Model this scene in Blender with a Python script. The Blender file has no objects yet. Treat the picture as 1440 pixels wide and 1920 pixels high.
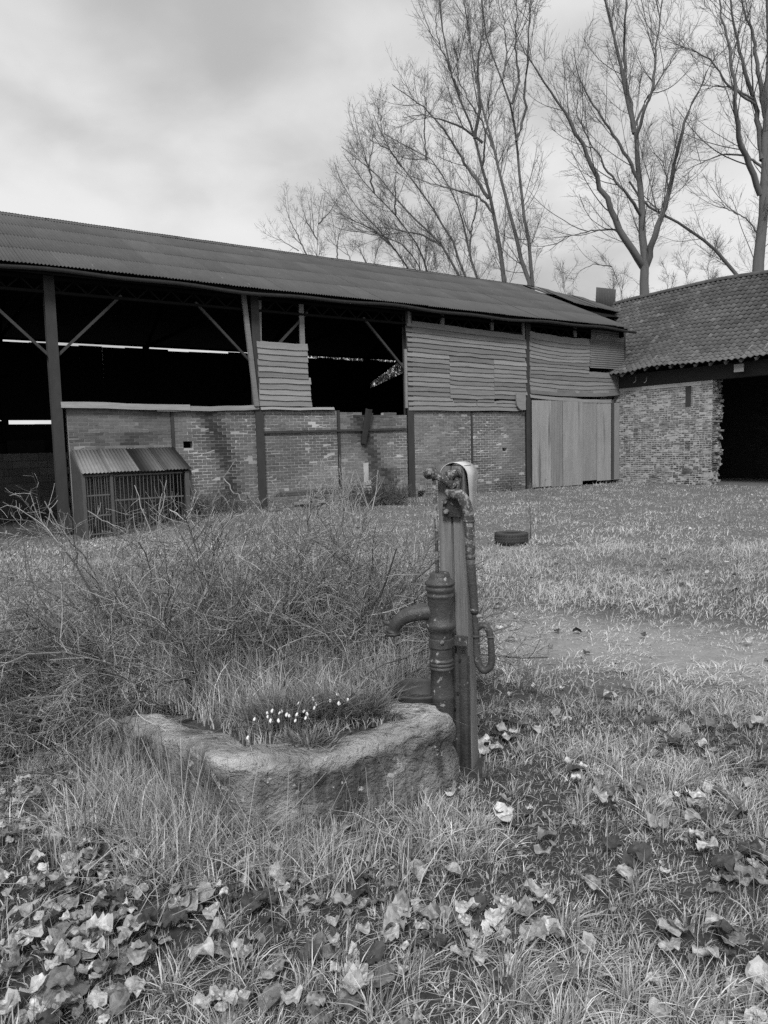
import bpy, math, random
import numpy as np
from mathutils import Matrix, Vector

# ------------------------------------------------------------------ camera
random.seed(7)
rng = np.random.default_rng(11)
FPX, CAMH = 1350.0, 1.55
PITCH, ROLL = math.atan(122 / 1350.0), 0.026
cF = np.array([0, math.cos(PITCH), -math.sin(PITCH)])
_R0 = np.array([1.0, 0, 0]); _U0 = np.array([0, math.sin(PITCH), math.cos(PITCH)])
cR = math.cos(ROLL) * _R0 - math.sin(ROLL) * _U0
cU = math.sin(ROLL) * _R0 + math.cos(ROLL) * _U0
cC = np.array([0, 0, CAMH])
scene = bpy.context.scene
COL = scene.collection
cam_d = bpy.data.cameras.new('camera')
cam_d.sensor_fit = 'VERTICAL'; cam_d.sensor_height = 36.0; cam_d.lens = 36.0 * FPX / 1920.0
cam_d.clip_start = 0.05; cam_d.clip_end = 3000
cam = bpy.data.objects.new('camera', cam_d); COL.objects.link(cam)
cam.matrix_world = Matrix(((cR[0], cU[0], -cF[0], 0), (cR[1], cU[1], -cF[1], 0), (cR[2], cU[2], -cF[2], CAMH), (0, 0, 0, 1)))
scene.camera = cam

# ------------------------------------------------------------------ world, sun, exposure
SUN_EL, SUN_AZ = math.radians(46), math.radians(187)      # azimuth from +Y, clockwise
world = bpy.data.worlds.new('World'); scene.world = world; world.use_nodes = True
wn, wl = world.node_tree.nodes, world.node_tree.links
wn.clear()
w_out = wn.new('ShaderNodeOutputWorld'); w_bg = wn.new('ShaderNodeBackground')
w_sky = wn.new('ShaderNodeTexSky'); w_sky.sky_type = 'NISHITA'; w_sky.sun_disc = False
w_sky.sun_elevation = SUN_EL; w_sky.sun_rotation = SUN_AZ; w_sky.dust_density = 4.0
w_bw = wn.new('ShaderNodeRGBToBW'); wl.new(w_sky.outputs[0], w_bw.inputs[0])
w_tc = wn.new('ShaderNodeTexCoord')
w_sep = wn.new('ShaderNodeSeparateXYZ'); wl.new(w_tc.outputs['Generated'], w_sep.inputs[0])
def wmath(op, a, b=None, c=None):
    m = wn.new('ShaderNodeMath'); m.operation = op
    for i, v in enumerate((a, b, c)):
        if v is None: continue
        if isinstance(v, (int, float)): m.inputs[i].default_value = v
        else: wl.new(v, m.inputs[i])
    return m.outputs[0]
den = wmath('ADD', wmath('ABSOLUTE', w_sep.outputs[2]), 0.32)      # a flat cloud deck seen from below
cx = wmath('DIVIDE', w_sep.outputs[0], den); cy = wmath('DIVIDE', w_sep.outputs[1], den)
w_cmb = wn.new('ShaderNodeCombineXYZ'); wl.new(cx, w_cmb.inputs[0]); wl.new(cy, w_cmb.inputs[1])
w_cmb.inputs[2].default_value = 3.7
def wnoise(scale, detail, rough, dist):
    n = wn.new('ShaderNodeTexNoise'); n.inputs['Scale'].default_value = scale; n.inputs['Detail'].default_value = detail
    n.inputs['Roughness'].default_value = rough; n.inputs['Distortion'].default_value = dist
    wl.new(w_cmb.outputs[0], n.inputs['Vector']); return n.outputs[0]
w_n1 = wnoise(1.7, 2.5, 0.45, 0.15)
w_n2 = wnoise(5.0, 4.0, 0.5, 0.2)
cl = wmath('ADD', wmath('MULTIPLY', w_n1, 0.75), wmath('MULTIPLY', w_n2, 0.25))
w_mr = wn.new('ShaderNodeMapRange'); w_mr.interpolation_type = 'SMOOTHSTEP'
wl.new(cl, w_mr.inputs['Value'])
w_mr.inputs['From Min'].default_value = 0.34; w_mr.inputs['From Max'].default_value = 0.62
w_mr.inputs['To Min'].default_value = 0.24; w_mr.inputs['To Max'].default_value = 0.41
tot = wmath('ADD', wmath('MULTIPLY', w_bw.outputs[0], 0.005), w_mr.outputs[0])
w_rgb = wn.new('ShaderNodeCombineColor')
for i in range(3): wl.new(tot, w_rgb.inputs[i])
wl.new(w_rgb.outputs[0], w_bg.inputs[0]); w_bg.inputs[1].default_value = 1.0
wl.new(w_bg.outputs[0], w_out.inputs[0])

sun_d = bpy.data.lights.new('sun', 'SUN'); sun_d.energy = 1.5; sun_d.angle = math.radians(14); sun_d.color = (1, 1, 1)
sun = bpy.data.objects.new('sun', sun_d); COL.objects.link(sun)
_sd = Vector((math.sin(SUN_AZ) * math.cos(SUN_EL), math.cos(SUN_AZ) * math.cos(SUN_EL), math.sin(SUN_EL)))
sun.rotation_euler = _sd.to_track_quat('Z', 'Y').to_euler()
vs = scene.view_settings
vs.view_transform = 'Standard'; vs.look = 'None'; vs.exposure = 1.0; vs.gamma = 1.0; vs.use_curve_mapping = False
scene.cycles.max_bounces = 3; scene.cycles.diffuse_bounces = 2; scene.cycles.glossy_bounces = 1
scene.cycles.transmission_bounces = 2; scene.cycles.transparent_max_bounces = 4
scene.cycles.use_denoising = False
scene.cycles.use_adaptive_sampling = True; scene.cycles.adaptive_threshold = 0.02

# ------------------------------------------------------------------ places
def ray(x, y): return cF + (x - 720) / FPX * cR - (y - 960) / FPX * cU
def ground_at(x, y, z=0.0):
    d = ray(x, y); return cC + d * (z - CAMH) / d[2]
def depth_at(x, y, Y):
    d = ray(x, y); return cC + d * (Y / d[1])
def unit(v): return v / np.linalg.norm(v)
bE = ray(2770, 785); bE[2] = 0; bE = unit(bE); bN = np.array([-bE[1], bE[0], 0]); bA = ground_at(990, 917)
oE = -ray(-250, 863); oE[2] = 0; oE = unit(oE); oN = np.array([-oE[1], oE[0], 0]); oA = ground_at(1170, 905)
def on_plane(x, y, off, A, e, n):
    d = ray(x, y); P = cC + d * (((A + off * n - cC) @ n) / (d @ n)); return float((P - A) @ e), float(P[2])
def bw(x, y, off=0.0): return on_plane(x, y, off, bA, bE, bN)      # barn wall coordinates (along, up)
def ow(x, y, off=0.0): return on_plane(x, y, off, oA, oE, oN)
def sstep(t): t = np.clip(t, 0, 1); return t * t * (3 - 2 * t)

def _hash(ix, iy, s):
    h = (ix.astype(np.int64) * 374761393 + iy.astype(np.int64) * 668265263 + s * 1274126177) & 0xffffffff
    h = ((h ^ (h >> 13)) * 1103515245) & 0xffffffff
    h = ((h ^ (h >> 16)) * 2246822519) & 0xffffffff
    return ((h ^ (h >> 15)) & 0xffffff) / float(0xffffff)
def vnoise(x, y, s=0):
    x = np.asarray(x, float); y = np.asarray(y, float)
    ix = np.floor(x); iy = np.floor(y); fx = x - ix; fy = y - iy
    fx = fx * fx * (3 - 2 * fx); fy = fy * fy * (3 - 2 * fy)
    a = _hash(ix, iy, s); b = _hash(ix + 1, iy, s); c = _hash(ix, iy + 1, s); d = _hash(ix + 1, iy + 1, s)
    return (a * (1 - fx) + b * fx) * (1 - fy) + (c * (1 - fx) + d * fx) * fy
def fbm(x, y, s=0, o=3):
    t = 0; a = 1; n = 0
    for i in range(o):
        t = t + a * vnoise(np.asarray(x) * 2 ** i, np.asarray(y) * 2 ** i, s + i * 17); n += a; a *= .5
    return t / n
def gz(x, y):
    """height of the ground"""
    x = np.asarray(x, float); y = np.asarray(y, float)
    bx = (x - bA[0]) * bE[0] + (y - bA[1]) * bE[1]; by = (x - bA[0]) * bN[0] + (y - bA[1]) * bN[1]
    near = sstep((by + 6) / 4.5)
    h = -0.27 * sstep((-10.2 - bx) / 4.0) * near
    h = h + (fbm(x * .9, y * .9, 5) - .5) * .07 * (1 - sstep((y - 26) / 4)) * sstep((-by) / .8)
    return h

# ------------------------------------------------------------------ materials (the photograph is black and white: greys only)
def grey(v): return (v, v, v, 1)
MATS = {}
def mat(name, base, noises=(), patches=(), rough=.85, bump=None, spec=.3, metal=0.0, coord=None, tone=1.0, leafy=0.0):
    """noises: (scale, amount, stretch, detail); patches: (scale, lo, hi, value, stretch). Colour = base*(1+tone attribute)*noise, patches over it"""
    m = bpy.data.materials.new(name); m.use_nodes = True
    nt = m.node_tree; N, L = nt.nodes, nt.links; N.clear()
    out = N.new('ShaderNodeOutputMaterial'); bs = N.new('ShaderNodeBsdfPrincipled')
    bs.inputs['Roughness'].default_value = rough; bs.inputs['Specular IOR Level'].default_value = spec; bs.inputs['Metallic'].default_value = metal
    L.new(bs.outputs[0], out.inputs[0])
    if coord is None:
        src = N.new('ShaderNodeNewGeometry').outputs['Position']
    else:
        tc = N.new('ShaderNodeTexCoord'); tc.object = coord; src = tc.outputs['Object']
    def M(op, a, b):
        q = N.new('ShaderNodeMath'); q.operation = op
        for i, v in enumerate((a, b)):
            if isinstance(v, (int, float)): q.inputs[i].default_value = v
            else: L.new(v, q.inputs[i])
        return q.outputs[0]
    def noise(scale, stretch, detail):
        mp = N.new('ShaderNodeMapping'); L.new(src, mp.inputs['Vector']); mp.inputs['Scale'].default_value = stretch
        n = N.new('ShaderNodeTexNoise'); n.inputs['Scale'].default_value = scale; n.inputs['Detail'].default_value = detail
        n.inputs['Roughness'].default_value = .6; L.new(mp.outputs[0], n.inputs['Vector']); return n.outputs[0]
    at = N.new('ShaderNodeAttribute'); at.attribute_name = 'tone'
    v = M('MULTIPLY', M('ADD', M('MULTIPLY', at.outputs['Fac'], tone), 1.0), base)
    for sc, amt, st, de in noises:
        v = M('MULTIPLY', v, M('ADD', M('MULTIPLY', M('SUBTRACT', noise(sc, st, de), .5), 2 * amt), 1.0))
    for sc, lo, hi, val, st in patches:
        mr = N.new('ShaderNodeMapRange'); mr.inputs['From Min'].default_value = lo; mr.inputs['From Max'].default_value = hi
        L.new(noise(sc, st, 5), mr.inputs['Value'])
        mx = N.new('ShaderNodeMix'); mx.data_type = 'FLOAT'
        L.new(mr.outputs[0], mx.inputs['Factor']); L.new(v, mx.inputs['A']); mx.inputs['B'].default_value = val
        v = mx.outputs['Result']
    v = M('MAXIMUM', v, 0.003)
    cc = N.new('ShaderNodeCombineColor')
    for i in range(3): L.new(v, cc.inputs[i])
    L.new(cc.outputs[0], bs.inputs['Base Color'])
    if leafy:
        tr = N.new('ShaderNodeBsdfTranslucent'); L.new(cc.outputs[0], tr.inputs[0])
        mxs = N.new('ShaderNodeMixShader'); mxs.inputs[0].default_value = leafy
        L.new(bs.outputs[0], mxs.inputs[1]); L.new(tr.outputs[0], mxs.inputs[2]); L.new(mxs.outputs[0], out.inputs[0])
    if bump:
        sc, st, dist, de = bump
        b = N.new('ShaderNodeBump'); b.inputs['Distance'].default_value = dist; b.inputs['Strength'].default_value = .9
        L.new(noise(sc, st, de), b.inputs['Height']); L.new(b.outputs[0], bs.inputs['Normal'])
    MATS[name] = m
    return m
ONE = (1, 1, 1)

# ------------------------------------------------------------------ mesh helpers
class MB:
    def __init__(s): s.v = []; s.f = []; s.t = []; s.n = 0; s.m = []
    def add(s, verts, faces, tone=0.0, mi=0):
        verts = np.asarray(verts, float).reshape(-1, 3)
        s.v.append(verts)
        for q in faces: s.f.append(tuple(i + s.n for i in q)); s.t.append(tone); s.m.append(mi)
        s.n += len(verts); return s
    def box(s, lo, hi, tone=0.0, jit=0.0, mi=0, xf=None):
        x0, y0, z0 = lo; x1, y1, z1 = hi
        V = np.array([(x0, y0, z0), (x1, y0, z0), (x1, y1, z0), (x0, y1, z0), (x0, y0, z1), (x1, y0, z1), (x1, y1, z1), (x0, y1, z1)], float)
        if jit: V += rng.uniform(-jit, jit, V.shape)
        if xf is not None: V = xf(V)
        return s.add(V, [(0, 3, 2, 1), (4, 5, 6, 7), (0, 1, 5, 4), (1, 2, 6, 5), (2, 3, 7, 6), (3, 0, 4, 7)], tone, mi)
    def bar(s, a, b, w, d, tone=0.0, up=(0, 0, 1), jit=0.0):
        a = np.array(a, float); b = np.array(b, float); t = unit(b - a)
        u = np.array(up, float)
        if abs(t @ u) > .95: u = np.array([0, 1.0, 0])
        x = unit(np.cross(t, u)); y = np.cross(x, t)
        V = [p + sx * x * w / 2 + sy * y * d / 2 for p in (a, b) for sx, sy in ((-1, -1), (1, -1), (1, 1), (-1, 1))]
        V = np.array(V)
        if jit: V += rng.uniform(-jit, jit, V.shape)
        return s.add(V, [(0, 1, 2, 3), (7, 6, 5, 4), (0, 4, 5, 1), (1, 5, 6, 2), (2, 6, 7, 3), (3, 7, 4, 0)], tone)
    def tube(s, pts, rad, sides=8, tone=0.0, caps=True):
        P = np.asarray(pts, float); n = len(P)
        rad = np.full(n, rad) if np.isscalar(rad) else np.asarray(rad, float)
        T = np.gradient(P, axis=0); T /= np.linalg.norm(T, axis=1)[:, None] + 1e-12
        ref = np.array([0, 0, 1.0]) if abs(T[0][2]) < .9 else np.array([1.0, 0, 0])
        x = unit(np.cross(T[0], ref)); V = []
        ang = np.arange(sides) * 2 * math.pi / sides
        for i in range(n):
            x = x - T[i] * (x @ T[i]); x = unit(x); y = np.cross(T[i], x)
            V.append(P[i] + rad[i] * (np.cos(ang)[:, None] * x + np.sin(ang)[:, None] * y))
        V = np.concatenate(V); F = []
        for i in range(n - 1):
            for k in range(sides):
                k2 = (k + 1) % sides
                F.append((i * sides + k, i * sides + k2, (i + 1) * sides + k2, (i + 1) * sides + k))
        if caps:
            F.append(tuple(range(sides))[::-1]); F.append(tuple((n - 1) * sides + k for k in range(sides)))
        return s.add(V, F, tone)
    def lathe(s, prof, sides=24, c=(0, 0, 0), tone=0.0, caps=True):
        ang = np.arange(sides) * 2 * math.pi / sides
        V = np.concatenate([np.stack([c[0] + r * np.cos(ang), c[1] + r * np.sin(ang), np.full(sides, c[2] + z)], 1) for r, z in prof])
        n = len(prof); F = []
        for i in range(n - 1):
            for k in range(sides):
                k2 = (k + 1) % sides
                F.append((i * sides + k, i * sides + k2, (i + 1) * sides + k2, (i + 1) * sides + k))
        if caps:
            F.append(tuple(range(sides))[::-1]); F.append(tuple((n - 1) * sides + k for k in range(sides)))
        return s.add(V, F, tone)
    def mesh(s, name, mats, smooth=False):
        me = bpy.data.meshes.new(name)
        V = np.concatenate(s.v) if s.v else np.zeros((0, 3))
        me.from_pydata(V.tolist(), [], s.f)
        for m in (mats if isinstance(mats, (list, tuple)) else [mats]): me.materials.append(m)
        if any(s.t):
            a = me.attributes.new('tone', 'FLOAT', 'FACE'); a.data.foreach_set('value', np.array(s.t, dtype=np.float32))
        if any(s.m): me.polygons.foreach_set('material_index', np.array(s.m, dtype=np.int32))
        if smooth: me.polygons.foreach_set('use_smooth', np.ones(len(me.polygons), dtype=bool))
        me.update(); return me
    def build(s, name, mats, parent=None, smooth=False, **tags):
        return link(s.mesh(name, mats, smooth), name, parent, **tags)
def link(me, name, parent=None, loc=None, **tags):
    o = bpy.data.objects.new(name, me); COL.objects.link(o)
    if parent is not None: o.parent = parent
    if loc is not None: o.location = loc
    for k, v in tags.items(): o[k] = v
    return o
def thing(name, label, category, loc=(0, 0, 0), rotz=0.0, group=None):
    o = bpy.data.objects.new(name, None); COL.objects.link(o)
    o.location = loc; o.rotation_euler = (0, 0, rotz); o['label'] = label; o['category'] = category
    o.empty_display_size = .2
    if group: o['group'] = group
    return o
def np_mesh(name, V, tris, tone, material, smooth=False):
    """many triangles at once; tone per vertex"""
    me = bpy.data.meshes.new(name)
    me.vertices.add(len(V)); me.vertices.foreach_set('co', np.ascontiguousarray(V, dtype=np.float32).ravel())
    nt = len(tris); me.loops.add(nt * 3); me.loops.foreach_set('vertex_index', np.ascontiguousarray(tris, dtype=np.int32).ravel())
    me.polygons.add(nt); me.polygons.foreach_set('loop_start', np.arange(0, nt * 3, 3, dtype=np.int32))
    me.polygons.foreach_set('loop_total', np.full(nt, 3, dtype=np.int32))
    if smooth: me.polygons.foreach_set('use_smooth', np.ones(nt, dtype=bool))
    if tone is not None:
        a = me.attributes.new('tone', 'FLOAT', 'POINT'); a.data.foreach_set('value', np.ascontiguousarray(tone, dtype=np.float32))
    me.materials.append(material); me.update(calc_edges=True); return me

# ================================================================== GROUND
PATH_A, PATH_B = ground_at(900, 1185), ground_at(1440, 1235)
def path_mask(x, y):
    """worn, trodden strip across the yard on the right"""
    d = unit(PATH_B - PATH_A); q = (x - PATH_A[0]) * -d[1] + (y - PATH_A[1]) * d[0]
    w = .72 + .5 * fbm(x * .7, y * .7, 41)
    return sstep(1.25 - np.abs(q + .35 * (fbm(x * .4, y * .4, 43) - .5)) / w) * sstep((x + 1.2) / 1.5)
m_ground = mat('earth', .05, [(1.3, .3, ONE, 3), (9, .35, ONE, 4), (60, .45, ONE, 3)], rough=1, spec=.1)
def build_ground():
    u = np.sinh(np.linspace(-7.2, 7.2, 181)); u = u / u.max() * 900
    uy = u + 12.0
    X, Y = np.meshgrid(u, uy); Z = gz(X, Y)
    far = np.hypot(X, Y - 12) > 60; Z = np.where(far, 0.0, Z)
    n = 181; V = np.stack([X.ravel(), Y.ravel(), Z.ravel()], 1)
    i = np.arange(n - 1); I, J = np.meshgrid(i, i); a = (J * n + I).ravel()
    T = np.concatenate([np.stack([a, a + 1, a + n + 1], 1), np.stack([a, a + n + 1, a + n], 1)])
    o = link(np_mesh('ground', V, T, 3.9 * path_mask(V[:, 0], V[:, 1]) + 1.7 * sstep((V[:, 1] - 4.5) / 5) * (1 - path_mask(V[:, 0], V[:, 1])), m_ground, True), 'ground'); o['kind'] = 'structure'; return o
build_ground()

# ================================================================== BARN
barn = thing('barn', 'long open brick and timber barn with a dark corrugated metal roof', 'barn',
             (bA[0], bA[1], 0), math.atan2(bE[1], bE[0]))
BAY = 4.87
m_brick = mat('brick', .145, [(14, .3, ONE, 3)], rough=.95, coord=barn)
m_mortar = mat('mortar', .36, [(3, .3, ONE, 4), (30, .2, ONE, 4)], rough=1, coord=barn)
m_roof = mat('roof_metal', .087, [(1.2, .22, (1, .5, .5), 4), (9, .22, (3, .25, .25), 4), (60, .2, ONE, 3)],
             patches=[(7, .66, .74, .15, (2.0, .25, .25))], rough=.8, spec=.15, coord=barn)
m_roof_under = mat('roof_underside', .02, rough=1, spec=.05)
m_black = mat('shade_black', .012, [(6, .3, ONE, 3)], rough=1, spec=.05)  # base lowered to near black: the barn interior's shade is in this colour
m_steel = mat('painted_steel', .045, [(7, .35, (1, 1, .4), 4), (50, .2, ONE, 3)], rough=.75, spec=.25)
m_wood = mat('weathered_boards', .205, [(2.2, .22, (.5, 1, 4), 4), (16, .32, (.12, 1, 2.2), 5), (70, .25, (.1, 1, 1.5), 3)],
             rough=.92, spec=.15, coord=barn)
m_galv = mat('galvanised_sheet', .225, [(2.5, .3, (1.5, 1, .3), 4), (18, .22, (3, 1, .2), 4)], patches=[(1.6, .60, .70, .10, (2.2, 1, .16))], rough=.62, spec=.35, coord=barn)
m_block = mat('breeze_block', .075, [(12, .3, ONE, 4)], rough=1, coord=barn)

X_L, X_R = -19.3, 4.62          # ends of the roof
EAVE_Y, EAVE_Z, RIDGE_Y, RIDGE_Z, BACK_Y = -.5, 5.56, 5.0, 8.12, 10.0
SLOPE = math.atan2(RIDGE_Z - EAVE_Z, RIDGE_Y - EAVE_Y); SLEN = math.hypot(RIDGE_Z - EAVE_Z, RIDGE_Y - EAVE_Y)
def corrugated(width, length, pitch, depth, segs=6, thick=.002, lsegs=1):
    """sheet along x (width) and y (length), waves run along y; two skins"""
    n = int(round(width / pitch * segs)); xs = np.linspace(0, width, n + 1)
    zs = depth / 2 * np.cos(xs / pitch * 2 * math.pi)
    mb = MB(); ys = np.linspace(0, length, lsegs + 1)
    top = np.concatenate([np.stack([xs, np.full(n + 1, y), zs], 1) for y in ys]); bot = top - np.array([0, 0, thick])
    F = [(j * (n + 1) + i, j * (n + 1) + i + 1, (j + 1) * (n + 1) + i + 1, (j + 1) * (n + 1) + i) for j in range(lsegs) for i in range(n)]
    mb.add(top, F, 0, 0); mb.add(bot, [q[::-1] for q in F], 0, 1)
    k = len(top); e = [(i + 1, i, i + k, i + 1 + k) for i in range(n)]
    mb.v.append(np.zeros((0, 3)))
    for q in e: mb.f.append(q); mb.t.append(0); mb.m.append(0)
    return mb
def roof_sheets():
    SW, ROWS = .762, 4; L = SLEN / ROWS + .12
    variants = []
    for t in range(7):
        mb = corrugated(SW + .05, L, .0762, .024)
        mb.t = [(-.08, -.05, -.02, .0, .02, .05, .09)[t]] * len(mb.f)
        variants.append(mb.mesh('roof_sheet', [m_roof, m_roof_under], True))
    ncol = int(math.ceil((X_R - X_L) / SW))
    dk = MB(); pp = [(X_R - .1, .2), (X_R + 1.6, .42), (X_R + 4.6, .60), (X_R + 4.4, .98), (X_R - .1, .98)]
    dk.add([(px_, EAVE_Y + f * SLEN * math.cos(SLOPE), EAVE_Z - .05 + f * SLEN * math.sin(SLOPE) - .05 * (px_ - X_R)) for px_, f in pp], [(0, 1, 2, 3, 4)]); dk.build('gap_shade_sheet', m_black, barn)  # added black sheet, stands in for the dark gap under the loose sheets
    r = random.Random(3)
    for c in range(ncol):
        x = X_R - (c + 1) * SW
        for k in range(ROWS):
            s = k * SLEN / ROWS - (.05 if k == 0 else .06) + r.uniform(-.02, .02)
            sag = .022 * math.sin(x * .8) + .008 * math.sin(x * 2.1 + 1)
            o = link(r.choice(variants), 'roof_sheet', barn)
            o.location = (x, EAVE_Y + s * math.cos(SLOPE), EAVE_Z + .070 + s * math.sin(SLOPE) + .5 * sag * (1 - k / 5))
            o.rotation_euler = (SLOPE - .004, -.006, 0)
    # loose sheets carried on past the gable, sagging over the corner
    for i in range(6):
        x = X_R + .05 + i * .74
        for k in (2, 3):
            if k == 2 and i < 0: continue
            s = k * SLEN / ROWS - .10 + (i * .10 if k == 2 else 0)
            o = link(variants[(i * 2 + k) % 4], 'roof_sheet', barn)
            o.location = (x, EAVE_Y + s * math.cos(SLOPE), EAVE_Z + .13 + s * math.sin(SLOPE) + .012 * r.uniform(-1, 1.5) - .05 * i + (.05 if k == 2 else 0))
            o.rotation_euler = (SLOPE + r.uniform(-.02, .02), .065 + r.uniform(-.012, .012), r.uniform(-.03, .03))
    # back slope
    bsh = corrugated(SW + .05, SLEN + .1, .0762, .019, segs=3).mesh('roof_sheet', [m_roof, m_roof_under], True)
    for c in range(-1, ncol):
        o = link(bsh, 'roof_sheet', barn)
        o.location = (X_R - c * SW, 2 * RIDGE_Y - EAVE_Y + .05, EAVE_Z + .055 + .004 * (c % 2)); o.rotation_euler = (SLOPE, 0, math.pi)
    cap = MB()
    for c in range(13):
        x0 = X_L + c * 1.84
        cap.add([(x0, RIDGE_Y - .2, RIDGE_Z - .012), (x0 + 1.9, RIDGE_Y - .2, RIDGE_Z - .012), (x0 + 1.9, RIDGE_Y, RIDGE_Z + .105), (x0, RIDGE_Y, RIDGE_Z + .105),
                 (x0 + 1.9, RIDGE_Y + .2, RIDGE_Z - .012), (x0, RIDGE_Y + .2, RIDGE_Z - .012)], [(0, 1, 2, 3), (3, 2, 4, 5)], r.uniform(-.1, .1))
    cap.build('ridge_cap', m_roof, barn)
roof_sheets()
# the upright bent sheet at the corner of the roof
def upright_sheet():
    mb = corrugated(.95, 1.0, .0762, .022); mb.t = [.1] * len(mb.f)
    x, z = bw(1116, 575, 4.6)
    o = mb.build('bent_sheet', [m_roof, m_roof_under], barn, True)
    o.location = (x, 4.6, z - .1); o.rotation_euler = (math.radians(83), .10, -.45)
    mb = MB(); mb.bar((x + .9, 4.7, z + .7), (x + 1.6, 4.9, z - .3), .12, .1, -.3, jit=.02); mb.build('roof_timber', m_wood, barn)
upright_sheet()
# gutter and eave lattice beam
gut = MB()
xs = np.linspace(X_L, X_R + .35, 60); ang = np.linspace(math.pi, 2 * math.pi, 7)
P = []
for x in xs:
    dz = .028 * math.sin(x * .8) + .02 * math.sin(x * 2.1 + 1)
    for a in ang: P.append((x, EAVE_Y - .02 + .06 * math.cos(a), EAVE_Z - .035 + dz + .075 * math.sin(a)))
F = [(i * 7 + k, i * 7 + k + 1, (i + 1) * 7 + k + 1, (i + 1) * 7 + k) for i in range(59) for k in range(6)]
gut.add(P, F, .25); gut.build('gutter', m_steel, barn, True)
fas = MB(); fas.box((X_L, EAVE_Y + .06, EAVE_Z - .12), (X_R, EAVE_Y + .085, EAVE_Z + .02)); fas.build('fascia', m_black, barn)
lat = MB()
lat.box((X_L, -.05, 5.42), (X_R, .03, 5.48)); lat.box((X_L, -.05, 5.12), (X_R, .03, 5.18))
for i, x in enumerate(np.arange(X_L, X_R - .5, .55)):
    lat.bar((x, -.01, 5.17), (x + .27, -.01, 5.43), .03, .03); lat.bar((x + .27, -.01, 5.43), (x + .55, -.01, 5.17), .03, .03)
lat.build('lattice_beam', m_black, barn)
for k in range(-4, 2):
    x = k * BAY
    if x < X_L - .3: continue
    mb = MB(); w = .11
    zb = -.4
    top = 5.5
    mb.box((x - w, -.07, zb), (x + w, -.055, top)); mb.box((x - w, .12, zb), (x + w, .135, top)); mb.box((x - .012, -.055, zb), (x + .012, .12, top))
    mb.build('steel_post', m_steel, barn)
    for sx in (-1, 1):
        if k == 1 and sx == 1: continue
        if k in (0, 1) : continue
        b = MB(); b.bar((x + sx * .1, 0, 3.78), (x + sx * 1.55, 0, 5.22), .06, .06); b.build('brace', m_steel, barn)
# roof trusses inside
for k in range(-4, 2):
    x = k * BAY
    if x < X_L - .3: continue
    mb = MB()
    mb.bar((x, 0, 5.45), (x, RIDGE_Y, RIDGE_Z - .12), .08, .12); mb.bar((x, BACK_Y, 5.45), (x, RIDGE_Y, RIDGE_Z - .12), .08, .12)
    mb.bar((x, 0, 5.5), (x, BACK_Y, 5.5), .08, .1); mb.bar((x, RIDGE_Y, 5.5), (x, RIDGE_Y, RIDGE_Z - .15), .07, .07)
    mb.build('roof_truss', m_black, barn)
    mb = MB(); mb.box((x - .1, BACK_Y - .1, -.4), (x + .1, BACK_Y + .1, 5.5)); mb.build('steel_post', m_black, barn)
# rear wall: dark upright sheets with a light slit under the eave and a torn hole
def rear_wall():
    SW = .8; r = random.Random(5); x = X_L
    hx0, hx1 = bw(672, 735, BACK_Y)[0], bw(762, 700, BACK_Y)[0]
    gx0, gx1 = bw(-60, 800, BACK_Y)[0], bw(93, 800, BACK_Y)[0]
    i = 0
    while x < X_R + 4:
        x2 = x + SW
        top = 5.42 + r.uniform(-.03, .06)
        u = vnoise(x * .9, 3.3, 8)
        if u > .86 or x > hx1 - .5: top = 5.62
        if gx0 - .3 < x < gx1 - .2:       # low light gap by the open bay
            zt = bw(20, 788, BACK_Y)[1]; zb = bw(20, 790 + r.uniform(-1, 6), BACK_Y)[1]
            mb = MB(); mb.box((x, BACK_Y, zt), (x2, BACK_Y + .03, top)); mb.box((x, BACK_Y, -.4), (x2, BACK_Y + .03, zb))
        elif hx0 < x < hx1:
            zt0 = bw(672, 735, BACK_Y)[1]; zt1 = bw(755, 668, BACK_Y)[1]
            f0 = (x - hx0) / (hx1 - hx0); f1 = (x2 - hx0) / (hx1 - hx0)
            za, zb_ = zt0 + (zt1 - zt0) * f0, zt0 + (zt1 - zt0) * f1
            g0 = .08 + .6 * f0; g1 = .08 + .6 * f1
            mb = MB()
            mb.add([(x, BACK_Y, za), (x2, BACK_Y, zb_), (x2, BACK_Y, top), (x, BACK_Y, top)], [(0, 1, 2, 3)])
            mb.add([(x, BACK_Y, -.4), (x2, BACK_Y, -.4), (x2, BACK_Y, zb_ - g1), (x, BACK_Y, za - g0)], [(0, 1, 2, 3)])
        else:
            mb = MB(); mb.box((x, BACK_Y, -.4), (x2 - .004, BACK_Y + .03, top), jit=.002)
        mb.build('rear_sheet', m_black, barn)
        x = x2; i += 1
    mb = MB(); mb.bar((X_L, BACK_Y - .1, 5.52), (X_R, BACK_Y - .1, 5.52), .06, .08); mb.build('rear_wall_plate', m_black, barn)
    # end walls
    for nm, x in (('gable_wall', X_L - .03), ('gable_wall', X_R - .03)):
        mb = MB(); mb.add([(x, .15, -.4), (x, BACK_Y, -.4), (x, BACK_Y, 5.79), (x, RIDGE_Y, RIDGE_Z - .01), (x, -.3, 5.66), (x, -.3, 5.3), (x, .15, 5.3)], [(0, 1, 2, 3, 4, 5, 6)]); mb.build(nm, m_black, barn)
rear_wall()
fl = MB(); fl.box((X_L, .35, -.5), (X_R + .3, BACK_Y, -.262)); fl.build('barn_floor', mat('barn_earth', .06, [(5, .3, ONE, 4)], rough=1), barn)
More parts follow.
